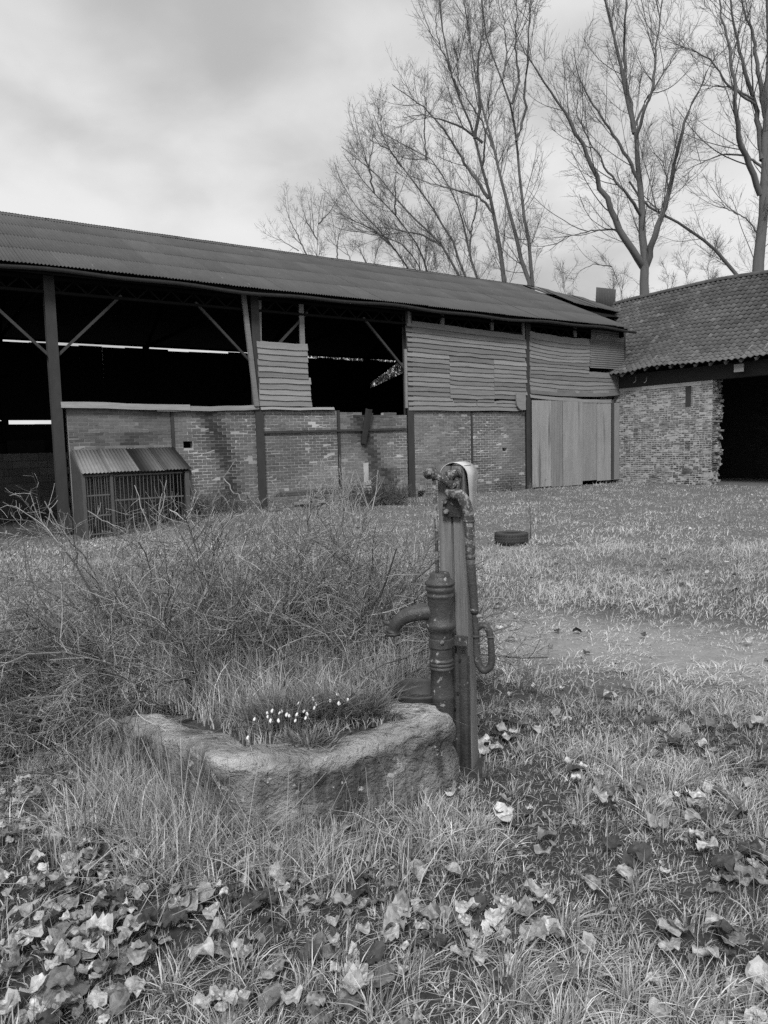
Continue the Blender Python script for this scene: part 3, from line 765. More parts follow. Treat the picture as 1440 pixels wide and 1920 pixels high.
def hutch():
    n = 5; wtot = fx1 - fx0
    a = np.array([hx0, -.03, htz]); b = np.array([fx0 - .02, -1.22, mid + .02])
    sl = np.linalg.norm((b - a)[1:]); 
    for i in range(4):
        w = wtot / 4
        mb = corrugated(w + .05, 1.0, .0762, .02)
        mb.t = [(.2, .1, -.62, -.7)[i] + .3 * math.sin(j * .09 + i * 2) for j in range(len(mb.f))]
        # shear the sheet so that it follows the crooked roof
        top0 = hx0 + (hx1 - hx0) * i / 4; f0 = fx0 + wtot * i / 4 - .02
        for q in range(len(mb.v)):
            V = mb.v[q]
            if len(V):
                u = V[:, 0] / w; t = V[:, 1]; zz = V[:, 2].copy()
                xt = top0 + (hx1 - hx0) / 4 * u; xf_ = f0 + (wtot + .04) / 4 * u
                mb.v[q] = np.stack([xt + (xf_ - xt) * t, -.03 - 1.2 * t, htz + (mid + .02 - htz) * t + zz + .012 * (i % 2)], 1)
        mb.build('roof_sheet', [m_hroof, m_roof_under], hw, True)
    fx_m = bw(212, 950, -1.15)[0]
    for x, w in ((fx0 + .03, .07), (fx_m, .06), (fx1 - .06, .10)):
        mb = MB(); mb.box((x - w / 2, -1.16, hgz), (x + w / 2, -1.08, mid - .02), -.2); mb.build('post', m_bar, hw)
    def grille(x0, x1, zs, nb, nm):
        mb = MB()
        for z in zs: mb.bar((x0, -1.13, z), (x1, -1.13, z + .01), .012, .03)
        for i in range(nb):
            x = x0 + (x1 - x0) * (i + .5) / nb + R.uniform(-.01, .01)
            mb.tube([(x, -1.13, hgz + .05), (x + R.uniform(-.012, .012), -1.13, mid - .04)], .008, 5)
        mb.build(nm, m_bar, hw)
    H_ = mid - hgz
    grille(fx0 + .08, fx_m - .05, [hgz + H_ * f for f in (.08, .36, .67, .97)], 8, 'door_grille')
    grille(fx_m + .05, fx1 - .16, [hgz + H_ * f for f in (.10, .58, .96)], 18, 'bar_grille')
    for x in (fx0 + .0, fx1 - .0):
        mb = MB(); mb.add([(x, -1.12, hgz), (x, -.0, hgz), (x, -.0, htz - .04), (x, -1.12, mid - .03), (x + .06, -1.12, hgz), (x + .06, 0, hgz), (x + .06, 0, htz - .04), (x + .06, -1.12, mid - .03)],
                          [(0, 1, 2, 3), (7, 6, 5, 4), (0, 4, 5, 1), (0, 3, 7, 4), (3, 2, 6, 7)]); mb.build('side_wall', m_hutch, hw)
hutch()

# ================================================================== small things along the barn
m_rub = mat('rubble_brick', .2, [(20, .3, ONE, 4)], rough=.95)
def loose_brick(p, rot, tone, label):
    mb = MB(); mb.box((-.108, -.052, -.03), (.108, .052, .03), tone, jit=.006)
    o = mb.build('loose_brick', m_rub); o.location = p; o.rotation_euler = rot
    o['label'] = label; o['category'] = 'brick'; o['group'] = 'loose bricks in the pile by the barn'
rb = random.Random(4)
p0 = ground_at(535, 957); 
for lay in range(4):
    for i in range(9 - lay * 2):
        q = p0 + bE * (i * .235 + lay * .18 + rb.uniform(-.03, .03)) + bN * (rb.uniform(-.05, .12)) + np.array([0, 0, .03 + lay * .066])
        loose_brick(q, (rb.uniform(-.06, .06), rb.uniform(-.08, .08), math.atan2(bE[1], bE[0]) + rb.choice((0, 0, 1.57)) + rb.uniform(-.2, .2)), rb.uniform(-.3, .6),
                    ('pale ' if rb.random() < .5 else 'dark ') + 'loose brick in the ' + ('bottom layer', 'second layer', 'third layer', 'top layer')[lay] + ' of the pile by the barn wall')
for i in range(10):
    q = p0 + bE * (rb.uniform(-.6, 4.2)) + bN * rb.uniform(-.35, .2); q[2] = float(gz(q[0], q[1])) + .03
    loose_brick(q, (rb.uniform(-.3, .3), rb.uniform(-.3, .3), rb.uniform(0, 3)), rb.uniform(-.4, .5), 'stray brick lying in the grass near the brick pile')
for i in range(4):
    a_ = p0 + bE * (-.25 + .1 * i) + bN * (.05 + .09 * i) + np.array([0, 0, .36 + .03 * i]); b_ = a_ + bE * (3.0 + rb.uniform(-.5, .6)) + np.array([0, 0, rb.uniform(-.05, .05)])
    mb = MB(); mb.bar(a_, b_, .13, .03, -.72 + .1 * i, jit=.01)
    o = mb.build('dark_plank', m_wood); o['label'] = ['dark plank on the brick pile, lowest', 'dark plank on the brick pile, second from below', 'dark plank on the brick pile, third from below', 'dark plank on the brick pile, topmost'][i]; o['category'] = 'plank'; o['group'] = 'planks on the brick pile'

# tyre
m_rubber = mat('rubber', .05, [(20, .3, ONE, 4)], rough=.8, spec=.3)
tp = ground_at(959, 1019)
ty = thing('tyre', 'old car tyre lying flat in the grass', 'tyre', (tp[0], tp[1], float(gz(tp[0], tp[1])) + .01))
prof = [(.16, .02), (.20, .0), (.235, .012), (.252, .05), (.256, .095), (.25, .14), (.232, .175), (.20, .19), (.165, .175), (.155, .165), (.165, .15), (.215, .12), (.22, .06), (.165, .03), (.16, .02)]
mb = MB(); mb.lathe(prof, 40, caps=False); carc = mb.build('carcass', m_rubber, ty, True)
for j in range(3):
    mb = MB(); z = .05 + j * .045
    for i in range(36):
        a0 = i * 2 * math.pi / 36; a1 = a0 + .11
        mb.add([(.262 * math.cos(a), .262 * math.sin(a), z + dz) for a, dz in ((a0, 0), (a1, .01), (a1, .038), (a0, .028))] + [(.25 * math.cos(a), .25 * math.sin(a), z + dz) for a, dz in ((a0, 0), (a1, .01), (a1, .038), (a0, .028))],
               [(0, 1, 2, 3), (0, 4, 5, 1), (1, 5, 6, 2), (2, 6, 7, 3), (3, 7, 4, 0)])
    mb.build('tread', m_rubber, ty)

# ================================================================== PUMP
PX0, PY0 = .350, 3.39
PRZ = math.radians(-20)
pump = thing('water_pump', 'old cast-iron hand water pump fixed to a weathered wooden post', 'water pump', (PX0, PY0, 0), PRZ)
m_post = mat('pump_post_wood', .175, [(3, .35, (1, 1, .3), 4), (30, .55, (1.5, 1.5, .08), 5), (90, .25, (1, 1, .1), 3)],
             rough=.9, bump=(70, (1, 1, .06), .012, 4), coord=pump)
m_iron = mat('cast_iron', .055, [(9, .5, ONE, 4), (60, .5, ONE, 4)], patches=[(7, .56, .68, .028, (1, 1, .4)), (26, .64, .69, .30, ONE)], rough=.42, spec=.4, bump=(120, ONE, .004, 4), coord=pump)
m_lich = mat('lichened_iron', .072, [(12, .3, ONE, 4)], patches=[(34, .50, .60, .26, ONE), (90, .6, .66, .4, ONE)], rough=.9, spec=.2, bump=(60, ONE, .01, 4), coord=pump)
m_tin = mat('weathered_tin', .5, [(6, .25, (1, 1, .4), 4), (35, .25, (2, 2, .3), 4)], patches=[(8, .62, .72, .2, (1, 1, .5))], rough=.55, spec=.4, coord=pump)
cs, sn = math.cos(-PRZ), math.sin(-PRZ)
def pz(px, py, ly=0.0):
    """pump frame point for picture spot at local depth ly"""
    lx = 0.0
    for _ in range(6):
        wy = PY0 - lx * sn + ly * cs
        d = ray(px, py); P = cC + d * (wy / d[1])
        lx = ((P[0] - PX0) - ly * sn) / cs
    return np.array([lx, ly, P[2]])
def pump_build():
    # post: hewn timber with a split, slightly tapered
    w, d = .064, .075; mb = MB(); V = []; zs = [-.15, .0, .25, .5, .75, 1.0, 1.2, 1.36, 1.455]
    sec = [(-w, -d), (-.006, -d), (0, -d + .012), (.006, -d), (w * .8, -d), (w, -d * .8), (w, d), (-w, d)]
    for i, z in enumerate(zs):
        k = 1.0 - .05 * z / 1.45
        for x, y in sec: V.append((x * k + rng.uniform(-.002, .002) - .014 * (z / 1.45), y * k + rng.uniform(-.002, .002), z))
    n = len(sec); F = [(i * n + j, i * n + (j + 1) % n, (i + 1) * n + (j + 1) % n, (i + 1) * n + j) for i in range(len(zs) - 1) for j in range(n)]
    F.append(tuple((len(zs) - 1) * n + j for j in range(n))); mb.add(V, F)
    mb.build('post', m_post, pump)
    # lower iron plate nailed on the front of the post
    p = pz(849, 1226, -.085); q = pz(880, 1226, -.085)
    mb = MB(); z1 = p[2]; n = 6
    V = [(p[0] + (q[0] - p[0]) * i / n, -.088 - .004 * math.sin(i * 2.2), z1 + .006 * math.sin(i * 1.9)) for i in range(n + 1)] + [(p[0] + (q[0] - p[0]) * i / n, -.088 - .004 * math.sin(i * 2.2), .0) for i in range(n + 1)]
    V += [(x, y + .012, z) for x, y, z in V]
    m_ = 2 * (n + 1)
    F = [(i + n + 1, i + n + 2, i + 1, i) for i in range(n)] + [(i, i + 1, m_ + i + 1, m_ + i) for i in range(n)] + [(0, m_, m_ + n + 1, n + 1), (n, 2 * n + 1, m_ + 2 * n + 1, m_ + n)]
    mb.add(V, F); pl_ = mb.build('iron_plate', m_iron, pump)
    mb = MB()
    for px, py in ((862, 1238), (858, 1300), (853, 1330)):
        c = pz(px, py, -.098); mb.tube([c, c + np.array([0, .012, 0])], .006, 8, -.6)
    mb.build('nail', m_iron, pl_)
    # pump barrel
    BY = -.165; c = pz(826, 1150, BY); bx = c[0]
    def Z(py): return pz(826, py, BY)[2]
    r1, r2 = .068, .053
    prof = [(.006, Z(1073)), (.041, Z(1073.5)), (.045, Z(1076)), (.046, Z(1080)), (.050, Z(1084)), (.060, Z(1088)), (.068, Z(1091)), (.070, Z(1093)), (.068, Z(1095.5)), (.061, Z(1098)), (.066, Z(1100)), (.0675, Z(1103)), (.066, Z(1106)), (.061, Z(1109)), (.0605, Z(1112)), (.064, Z(1114)), (.064, Z(1116.5)), (.060, Z(1119)), (.058, Z(1121)),
            (.0575, Z(1150)), (.058, Z(1163)), (.064, Z(1165)), (.0695, Z(1168)), (.0705, Z(1172)), (.067, Z(1176)), (.058, Z(1181)), (.053, Z(1184)), (.0515, Z(1188)),
            (.051, Z(1232))]
    for py in (1237, 1244, 1251): prof += [(.051, Z(py - 3)), (.056, Z(py - 1.5)), (.056, Z(py + 1)), (.051, Z(py + 2.5))]
    prof += [(.053, Z(1298)), (.056, Z(1301)), (.056, Z(1306)), (.053, Z(1309)), (.052, Z(1345)), (.052, .0)]
    mb = MB(); mb.lathe(prof[::-1], 36, (bx, BY, 0)); body = mb.build('pump_body', m_iron, pump, True)
    mb = MB(); mb.lathe([(.0565, Z(1212)), (.058, Z(1211)), (.058, Z(1196)), (.0565, Z(1195))], 32, (bx, BY, 0))
    e0 = pz(876, 1196, -.07)
    mb.box((bx + .03, BY + .03, Z(1212)), (bx + .115, BY + .052, Z(1195))); mb.build('strap', m_iron, body, False)
    mb = MB(); c = pz(829, 1205, BY - .058); mb.lathe([(.001, .008), (.008, .006), (.011, 0)], 8, (0, 0, 0)); 
    V = mb.v[0]; mb.v[0] = np.stack([V[:, 0] + c[0], -V[:, 2] + c[1], V[:, 1] + c[2]], 1); mb.build('bolt', m_lich, body)
    # spout
    sp = [(816, 1146), (800, 1147), (784, 1149), (767, 1153), (752, 1161), (741, 1173), (737, 1186)]
    P = [pz(px, py, BY - .0006 * (816 - px)) for px, py in sp]
    # smooth
    def spline(P, k=6):
        P = np.array(P); out = []
        Q = np.vstack([2 * P[0] - P[1], P, 2 * P[-1] - P[-2]])
        for i in range(1, len(Q) - 2):
            for t in np.arange(k) / k:
                a, b, c_, d_ = Q[i - 1], Q[i], Q[i + 1], Q[i + 2]
                out.append(.5 * ((2 * b) + (c_ - a) * t + (2 * a - 5 * b + 4 * c_ - d_) * t * t + (3 * b - a - 3 * c_ + d_) * t ** 3))
        out.append(P[-1]); return np.array(out)
    Ps = spline(P); nn = len(Ps)
    rad = np.interp(np.linspace(0, 1, nn), [0, .15, .5, .8, .93, 1], [.044, .040, .036, .031, .028, .034])
    mb = MB(); mb.tube(Ps, rad, 18); mb.tube([Ps[-1] + np.array([0, 0, -.012]), Ps[-1] + np.array([0, 0, .002])], [.035, .035], 18)
    lip = pz(723, 1168, BY - .02); mb.tube([Ps[-8], lip, lip + np.array([-.004, 0, .012])], [.014, .012, .008], 10); spo = mb.build('spout', m_iron, body, True)
    mb = MB()
    for q in range(3):
        an = (.9, 1.5, 2.1)[q]; off = np.array([0, -math.cos(an), math.sin(an)])
        mb.tube(Ps[5:nn - 6] + off * (rad[5:nn - 6, None] * .97), .003, 5)
    mb.build('ridge', m_iron, spo, True)
    # piston rod
    LY = -.125
    e_ = pz(807, 888, LY - .02)
    mb = MB(); mb.tube([pz(813, 893, LY), pz(818, 980, LY), (bx - .012, BY, Z(1073))], .0085, 8); mb.build('piston_rod', m_lich, pump, True)
    # lever: eye, link, fork, arm, counterweight loop
    mb = MB(); c = pz(807, 887, LY); mb.tube([c + np.array([0, -.03, 0]), c + np.array([0, .03, 0])], .027, 14); mb.tube([c + np.array([0, -.045, 0]), c + np.array([0, -.03, 0])], .015, 8)
    mb.tube([c, pz(822, 893, LY), pz(840, 902, LY + .01), pz(852, 914, LY + .01)], [.022, .019, .022, .020], 10)
    arm = spline([pz(838, 922, LY + .02), pz(850, 926, LY + .01), pz(862, 929, LY), pz(872, 942, LY - .005), pz(878, 962, LY - .005), pz(880, 985, LY), pz(883, 1060, LY), pz(887, 1110, LY), pz(890, 1150, LY)])
    n_ = len(arm); ar = np.interp(np.linspace(0, 1, n_), [0, .2, .45, 1], [.018, .028, .025, .019]); kx = int(n_ * .72); mb.tube(arm[:kx + 1], ar[:kx + 1], 12)
    lever = mb.build('lever', m_lich, pump, True)
    mb = MB(); mb.tube(arm[kx:], ar[kx:], 12); mb.build('lever_shaft', m_iron, lever, True)
    mb = MB()
    for x0, x1 in ((840, 849), (857, 860)):
        mb.tube([pz(x0, 893, LY + .02), pz((x0 + x1) / 2 - 1, 908, LY + .03), pz(x1, 930, LY + .03)], [.019, .014, .020], 8)
    mb.tube([pz(836, 893, LY + .02), pz(850, 889, LY + .015), pz(864, 884, LY + .01)], [.020, .023, .019], 12)
    mb.tube([pz(861, 887, LY), pz(864, 886, LY)], .024, 8); mb.tube([pz(843, 892, LY + .01), pz(847, 891, LY + .01)], .026, 10)
    mb.build('fork', m_lich, pump, True)
    a_, b_ = pz(832, 968, -.085), pz(864, 935, -.085)
    mb = MB(); mb.box((a_[0], -.10, a_[2]), (b_[0], -.06, b_[2]), -.5, jit=.004); br = mb.build('bracket_plate', m_iron, pump)
    mb = MB()
    for px, py in ((837, 959), (834, 940)):
        c = pz(px, py, -.105); mb.tube([c + np.array([0, -.012, 0]), c + np.array([0, .02, 0])], .012, 8)
    mb.build('bolt', m_lich, br)
    mb = MB(); c = pz(880, 977, LY); mb.lathe([(.022, -.006), (.027, -.003), (.027, .004), (.022, .007)], 14, c); c = pz(889, 1143, LY); mb.lathe([(.018, -.008), (.022, 0), (.018, .008)], 14, c)
    c = pz(893, 1154, LY); mb.tube([c + np.array([-.018, 0, .0]), c + np.array([.03, 0, -.003])], .009, 8); mb.build('collar', m_lich, lever, True)
    loop = spline([pz(890, 1150, LY), pz(891, 1168, LY), pz(893, 1190, LY), pz(894, 1225, LY), pz(898, 1246, LY), pz(908, 1257, LY), pz(919, 1250, LY), pz(922, 1235, LY), pz(920, 1200, LY), pz(918, 1186, LY), pz(911, 1175, LY), pz(901, 1174, LY), pz(893, 1184, LY)])
    mb = MB(); n_ = len(loop); mb.tube(loop, np.interp(np.linspace(0, 1, n_), [0, .15, .3, .8, 1], [.013, .0155, .0175, .0155, .010]), 12)
    for px, py in ((893, 1193), (919, 1194)):
        c = pz(px, py, LY); mb.lathe([(.016, -.004), (.022, -.001), (.022, .003), (.016, .006)], 14, c)
    mb.build('handle_loop', m_iron, pump, True)
    # bent tin cover over the head of the post
    mb = MB(); rr = .069; zc = 1.402; y0, y1 = -.075, .135
    path = [(-rr + .0, zc - .03)] + [(-rr * math.cos(a), zc + rr * math.sin(a)) for a in np.linspace(0, math.pi, 15)] + [(rr, zc - .06), (rr - .002, zc - .14), (rr - .006, zc - .20)]
    V = []; m_ = len(path)
    for i, (x, z) in enumerate(path):
        yy0 = y0 + (.0 if i < m_ - 3 else .02 * (i - m_ + 4)); yy1 = y1 - (.0 if i < m_ - 3 else .03 * (i - m_ + 4))
        V += [(x, yy0, z), (x, yy1, z), (x * .975, yy1, z - .002), (x * .975, yy0, z - .002)]
    F = [(i * 4 + k, i * 4 + (k + 1) % 4, i * 4 + 4 + (k + 1) % 4, i * 4 + 4 + k) for i in range(m_ - 1) for k in range(4)]
    mb.add(V, [q[::-1] for q in F]); mb.build('tin_cover', m_tin, pump, True)
pump_build()

# bucket behind the trough, under the spout
bp = ground_at(785, 1298, .40)
bk = thing('bucket', 'dark metal bucket standing behind the stone trough beside the pump', 'bucket', (bp[0], bp[1] + .06, 0))
m_pail = mat('bucket_metal', .05, [(8, .3, ONE, 4), (40, .25, ONE, 4)], rough=.6, spec=.4)
mb = MB(); mb.lathe([(.10, .0), (.104, .02), (.132, .385), (.137, .39), (.138, .398), (.134, .403), (.130, .398), (.128, .385), (.10, .26), (.02, .25)], 32, caps=False); pb = mb.build('pail', m_pail, bk, True)
mb = MB(); mb.lathe([(.002, .33), (.116, .33)], 32, caps=False, tone=-.2); mb.build('stale_water', m_pail, bk)

# ================================================================== STONE TROUGH
T1 = ground_at(872, 1354, .335); TN = ground_at(428, 1450, .33); TL = ground_at(150, 1288, .33)
TK = T1 + (TL - TN) * .55 + np.array([.02, .05, 0])
m_stone = mat('trough_stone', .33, [(2.5, .4, ONE, 4), (11, .4, ONE, 5), (60, .3, ONE, 4)],
              patches=[(4.5, .56, .70, .11, (2.4, 2.4, .5)), (9, .61, .64, .44, ONE), (24, .64, .67, .5, ONE), (60, .64, .68, .06, ONE)], rough=.95, bump=(34, ONE, .09, 7), spec=.15)
trough = thing('stone_trough', 'weathered lichen-spotted stone trough planted with snowdrops', 'trough', (TN[0], TN[1], 0))
def trough_build():
    corners = [T1, TK, TL + np.array([.03, .0, 0]), TN]; C = np.mean(corners, axis=0)
    # rounded outline sampled along the edges
    out = []
    K = 60; rc = .16
    for i in range(4):
        A_, B_, D_ = corners[i - 1], corners[i], corners[(i + 1) % 4]
        u1, u2 = unit(A_ - B_), unit(D_ - B_); L2 = np.linalg.norm(D_ - B_)
        rr = .11 if i == 0 else (.24 if i == 3 else .15)
        s_, e_ = B_ + u1 * rr, B_ + u2 * rr
        for t in np.linspace(0, 1, 9)[:-1]: out.append((1 - t) ** 2 * s_ + 2 * t * (1 - t) * B_ + t * t * e_)
        rn = .11 if (i + 1) % 4 == 0 else (.24 if (i + 1) % 4 == 3 else .15)
        for t in np.linspace(0, 1, K)[:-1]: out.append(e_ + (D_ - u2 * rn - e_) * t)
    O = np.array(out); n = len(O)
    per = np.concatenate([[0], np.cumsum(np.linalg.norm(np.diff(O, axis=0), axis=1))])
    tang = np.roll(O, -1, 0) - np.roll(O, 1, 0); tang[:, 2] = 0; tang /= np.linalg.norm(tang, axis=1)[:, None]
    inw = np.stack([-tang[:, 1], tang[:, 0], np.zeros(n)], 1)
    if np.mean(np.sum(inw * (C - O), 1)) < 0: inw = -inw
    toC = C - O; toC[:, 2] = 0; toC /= np.linalg.norm(toC, axis=1)[:, None]; inw = .45 * inw + .55 * toC; inw /= np.linalg.norm(inw, axis=1)[:, None]
    V = []
    TH = .17
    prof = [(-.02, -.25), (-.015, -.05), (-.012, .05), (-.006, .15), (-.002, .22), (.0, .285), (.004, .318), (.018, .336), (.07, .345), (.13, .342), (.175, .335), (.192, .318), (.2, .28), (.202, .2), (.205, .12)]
    _t = np.linspace(0, len(prof) - 1, 34); prof = [(float(np.interp(q, range(len(prof)), [p[0] for p in prof])), float(np.interp(q, range(len(prof)), [p[1] for p in prof]))) for q in _t]
    tn_ = []; V = []
    ax_ = unit(T1 - TN); fr = (O - TN) @ ax_; off_ = np.abs((O - TN) @ np.array([-ax_[1], ax_[0], 0]))
    dip = np.where((off_ < .09) & (fr > 0) & (fr < 1.0), -.035 * np.exp(-((fr - .42) / .18) ** 2), 0)      # worn dip in the front rim
    dz0 = .06 * (fbm(per * 3.4, 1.7 + 0 * per, 61) - .5); wd = 1 + .6 * (fbm(per * 3.1, 4.2 + 0 * per, 62) - .5); low = .12 * sstep((O[:, 1] - C[1] - .02) / .3) + .05 * sstep((-.75 - O[:, 0]) / .4) - .035 * sstep((O[:, 0] + .1) / .35)
    for j, (d, z) in enumerate(prof):
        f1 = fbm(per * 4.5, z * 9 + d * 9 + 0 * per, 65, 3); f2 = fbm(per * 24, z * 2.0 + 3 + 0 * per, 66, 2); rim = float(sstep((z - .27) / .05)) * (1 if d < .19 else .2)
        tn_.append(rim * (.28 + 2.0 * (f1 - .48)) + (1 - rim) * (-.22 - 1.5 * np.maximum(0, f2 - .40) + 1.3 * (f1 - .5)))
        nz = .055 * (fbm(per * 6 + z * 3, z * 9 + d * 9 + 0 * per, 64, 4) - .5) + .034 * (fbm(per * 26, z * 30 + d * 30 + 0 * per, 68, 3) - .5)
        q = O + inw * (d * wd)[:, None]
        if d < .03: q = q - inw * nz[:, None]
        zz_ = z + ((dz0 if z > .25 else 0) + dip - low) * min(1, max(0, z / .3)) + (nz * .38 if z > .3 else 0)
        V.append(np.stack([q[:, 0] - TN[0], q[:, 1] - TN[1], zz_ + 0 * per], 1))
    V = np.concatenate(V); tn_ = np.concatenate(tn_)
    m = len(prof); F = [(j * n + i, j * n + (i + 1) % n, (j + 1) * n + (i + 1) % n, (j + 1) * n + i) for j in range(m - 1) for i in range(n)]
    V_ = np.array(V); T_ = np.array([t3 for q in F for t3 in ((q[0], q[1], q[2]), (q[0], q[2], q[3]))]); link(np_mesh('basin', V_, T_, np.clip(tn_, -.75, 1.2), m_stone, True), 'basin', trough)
    # soil
    I = O + inw * .195; mb = MB()
    rings = [1.0, .8, .55, .3]; V = []
    for k, s in enumerate(rings):
        for i in range(n):
            p = C + (I[i] - C) * s; V.append((p[0] - TN[0], p[1] - TN[1], .285 - float(max(low[i], 0)) * s ** 2 * 1.3 + .05 * (1 - s) + .03 * (float(fbm(p[0] * 6, p[1] * 6, 71)) - .5)))
    V.append((C[0] - TN[0], C[1] - TN[1], .34)); F = [(k * n + i, k * n + (i + 1) % n, (k + 1) * n + (i + 1) % n, (k + 1) * n + i) for k in range(3) for i in range(n)] + [(3 * n + i, 3 * n + (i + 1) % n, 4 * n) for i in range(n)]
    mb.add(V, F); mb.build('soil', mat('soil', .08, [(30, .5, ONE, 5)], rough=1, bump=(50, ONE, .02, 4)), trough, True)
    return O, I, C
TO, TI, TC = trough_build()
def in_poly(x, y, P):
    x = np.asarray(x); y = np.asarray(y); c = np.zeros(x.shape, bool); n = len(P)
    for i in range(n):
        x1, y1 = P[i][0], P[i][1]; x2, y2 = P[i - 1][0], P[i - 1][1]
        hit = ((y1 > y) != (y2 > y)) & (x < (x2 - x1) * (y - y1) / (y2 - y1 + 1e-12) + x1); c ^= hit
    return c

# ================================================================== BLADES
def blades(base, h, w, az, lean, curl, tone, levels=3):
    """vectorised grass blades -> verts, tris, tone. base (N,3); lean = tip offset as share of height"""
    N = len(base); d = np.stack([np.cos(az), np.sin(az), np.zeros(N)], 1); side = np.stack([-np.sin(az), np.cos(az), np.zeros(N)], 1)
    tw = rng.uniform(-1.2, 1.2, N); side = side * np.cos(tw)[:, None] + d * np.sin(tw)[:, None]
    V = []; ts = np.linspace(0, 1, levels + 1)
    for t in ts[:-1]:
        c = base + d * (h * lean * (t ** curl))[:, None] + np.array([0, 0, 1.0]) * (h * (t - .35 * np.clip(lean, 0, 1.6) * t * t))[:, None]
        ww = w * (1 - .75 * t * t) / 2
        V += [c - side * ww[:, None], c + side * ww[:, None]]
    t = 1.0; c = base + d * (h * lean)[:, None] + np.array([0, 0, 1.0]) * (h * (1 - .35 * np.clip(lean, 0, 1.6)))[:, None]
    V.append(c); k = 2 * levels + 1
    V = np.stack(V, 1).reshape(-1, 3); o = (np.arange(N) * k)[:, None]; T = []
    for i in range(levels - 1): T += [[2 * i, 2 * i + 1, 2 * i + 3], [2 * i, 2 * i + 3, 2 * i + 2]]
    T.append([2 * levels - 2, 2 * levels - 1, 2 * levels])
    T = (o[:, None, :] + np.array(T)[None]).reshape(-1, 3)
    return V, T, np.repeat(tone, k)
def merge(parts):
    V = []; T = []; t = []; n = 0
    for a, b, c in parts: V.append(a); T.append(b + n); t.append(c); n += len(a)
    return np.concatenate(V), np.concatenate(T), np.concatenate(t)
m_grass = mat('grass_blades', .46, rough=.7, spec=.3, leafy=.2)
m_straw = mat('dry_straw', .33, [(30, .2, ONE, 2)], rough=.8, spec=.2)
def scatter(n, y0, y1, margin=.7, power=1.0):
    u = rng.random(n); y = y0 * (y1 / y0) ** u if power == 0 else (y0 ** power + u * (y1 ** power - y0 ** power)) ** (1 / power)
    x = rng.uniform(-1, 1, n) * (y * .56 + margin); return x, y
def blocked(x, y):
    bx = (x - bA[0]) * bE[0] + (y - bA[1]) * bE[1]; by = (x - bA[0]) * bN[0] + (y - bA[1]) * bN[1]
    ox = (x - oA[0]) * oE[0] + (y - oA[1]) * oE[1]; oy = (x - oA[0]) * oN[0] + (y - oA[1]) * oN[1]
    m = (by > -.05) | ((oy > -.03) & (ox > -.3)) | in_poly(x, y, TO)
    m |= (bx < -14.4) & (by > -.6)
    m |= (bx > fx0 - .05) & (bx < fx1 + .05) & (by > -1.1)
    m |= np.hypot(x - PX0, y - PY0 + .04) < .13
    m |= np.hypot(x - bp[0], y - bp[1] - .06) < .14
    m |= np.hypot(x - tp[0], y - tp[1]) < .27
    return m
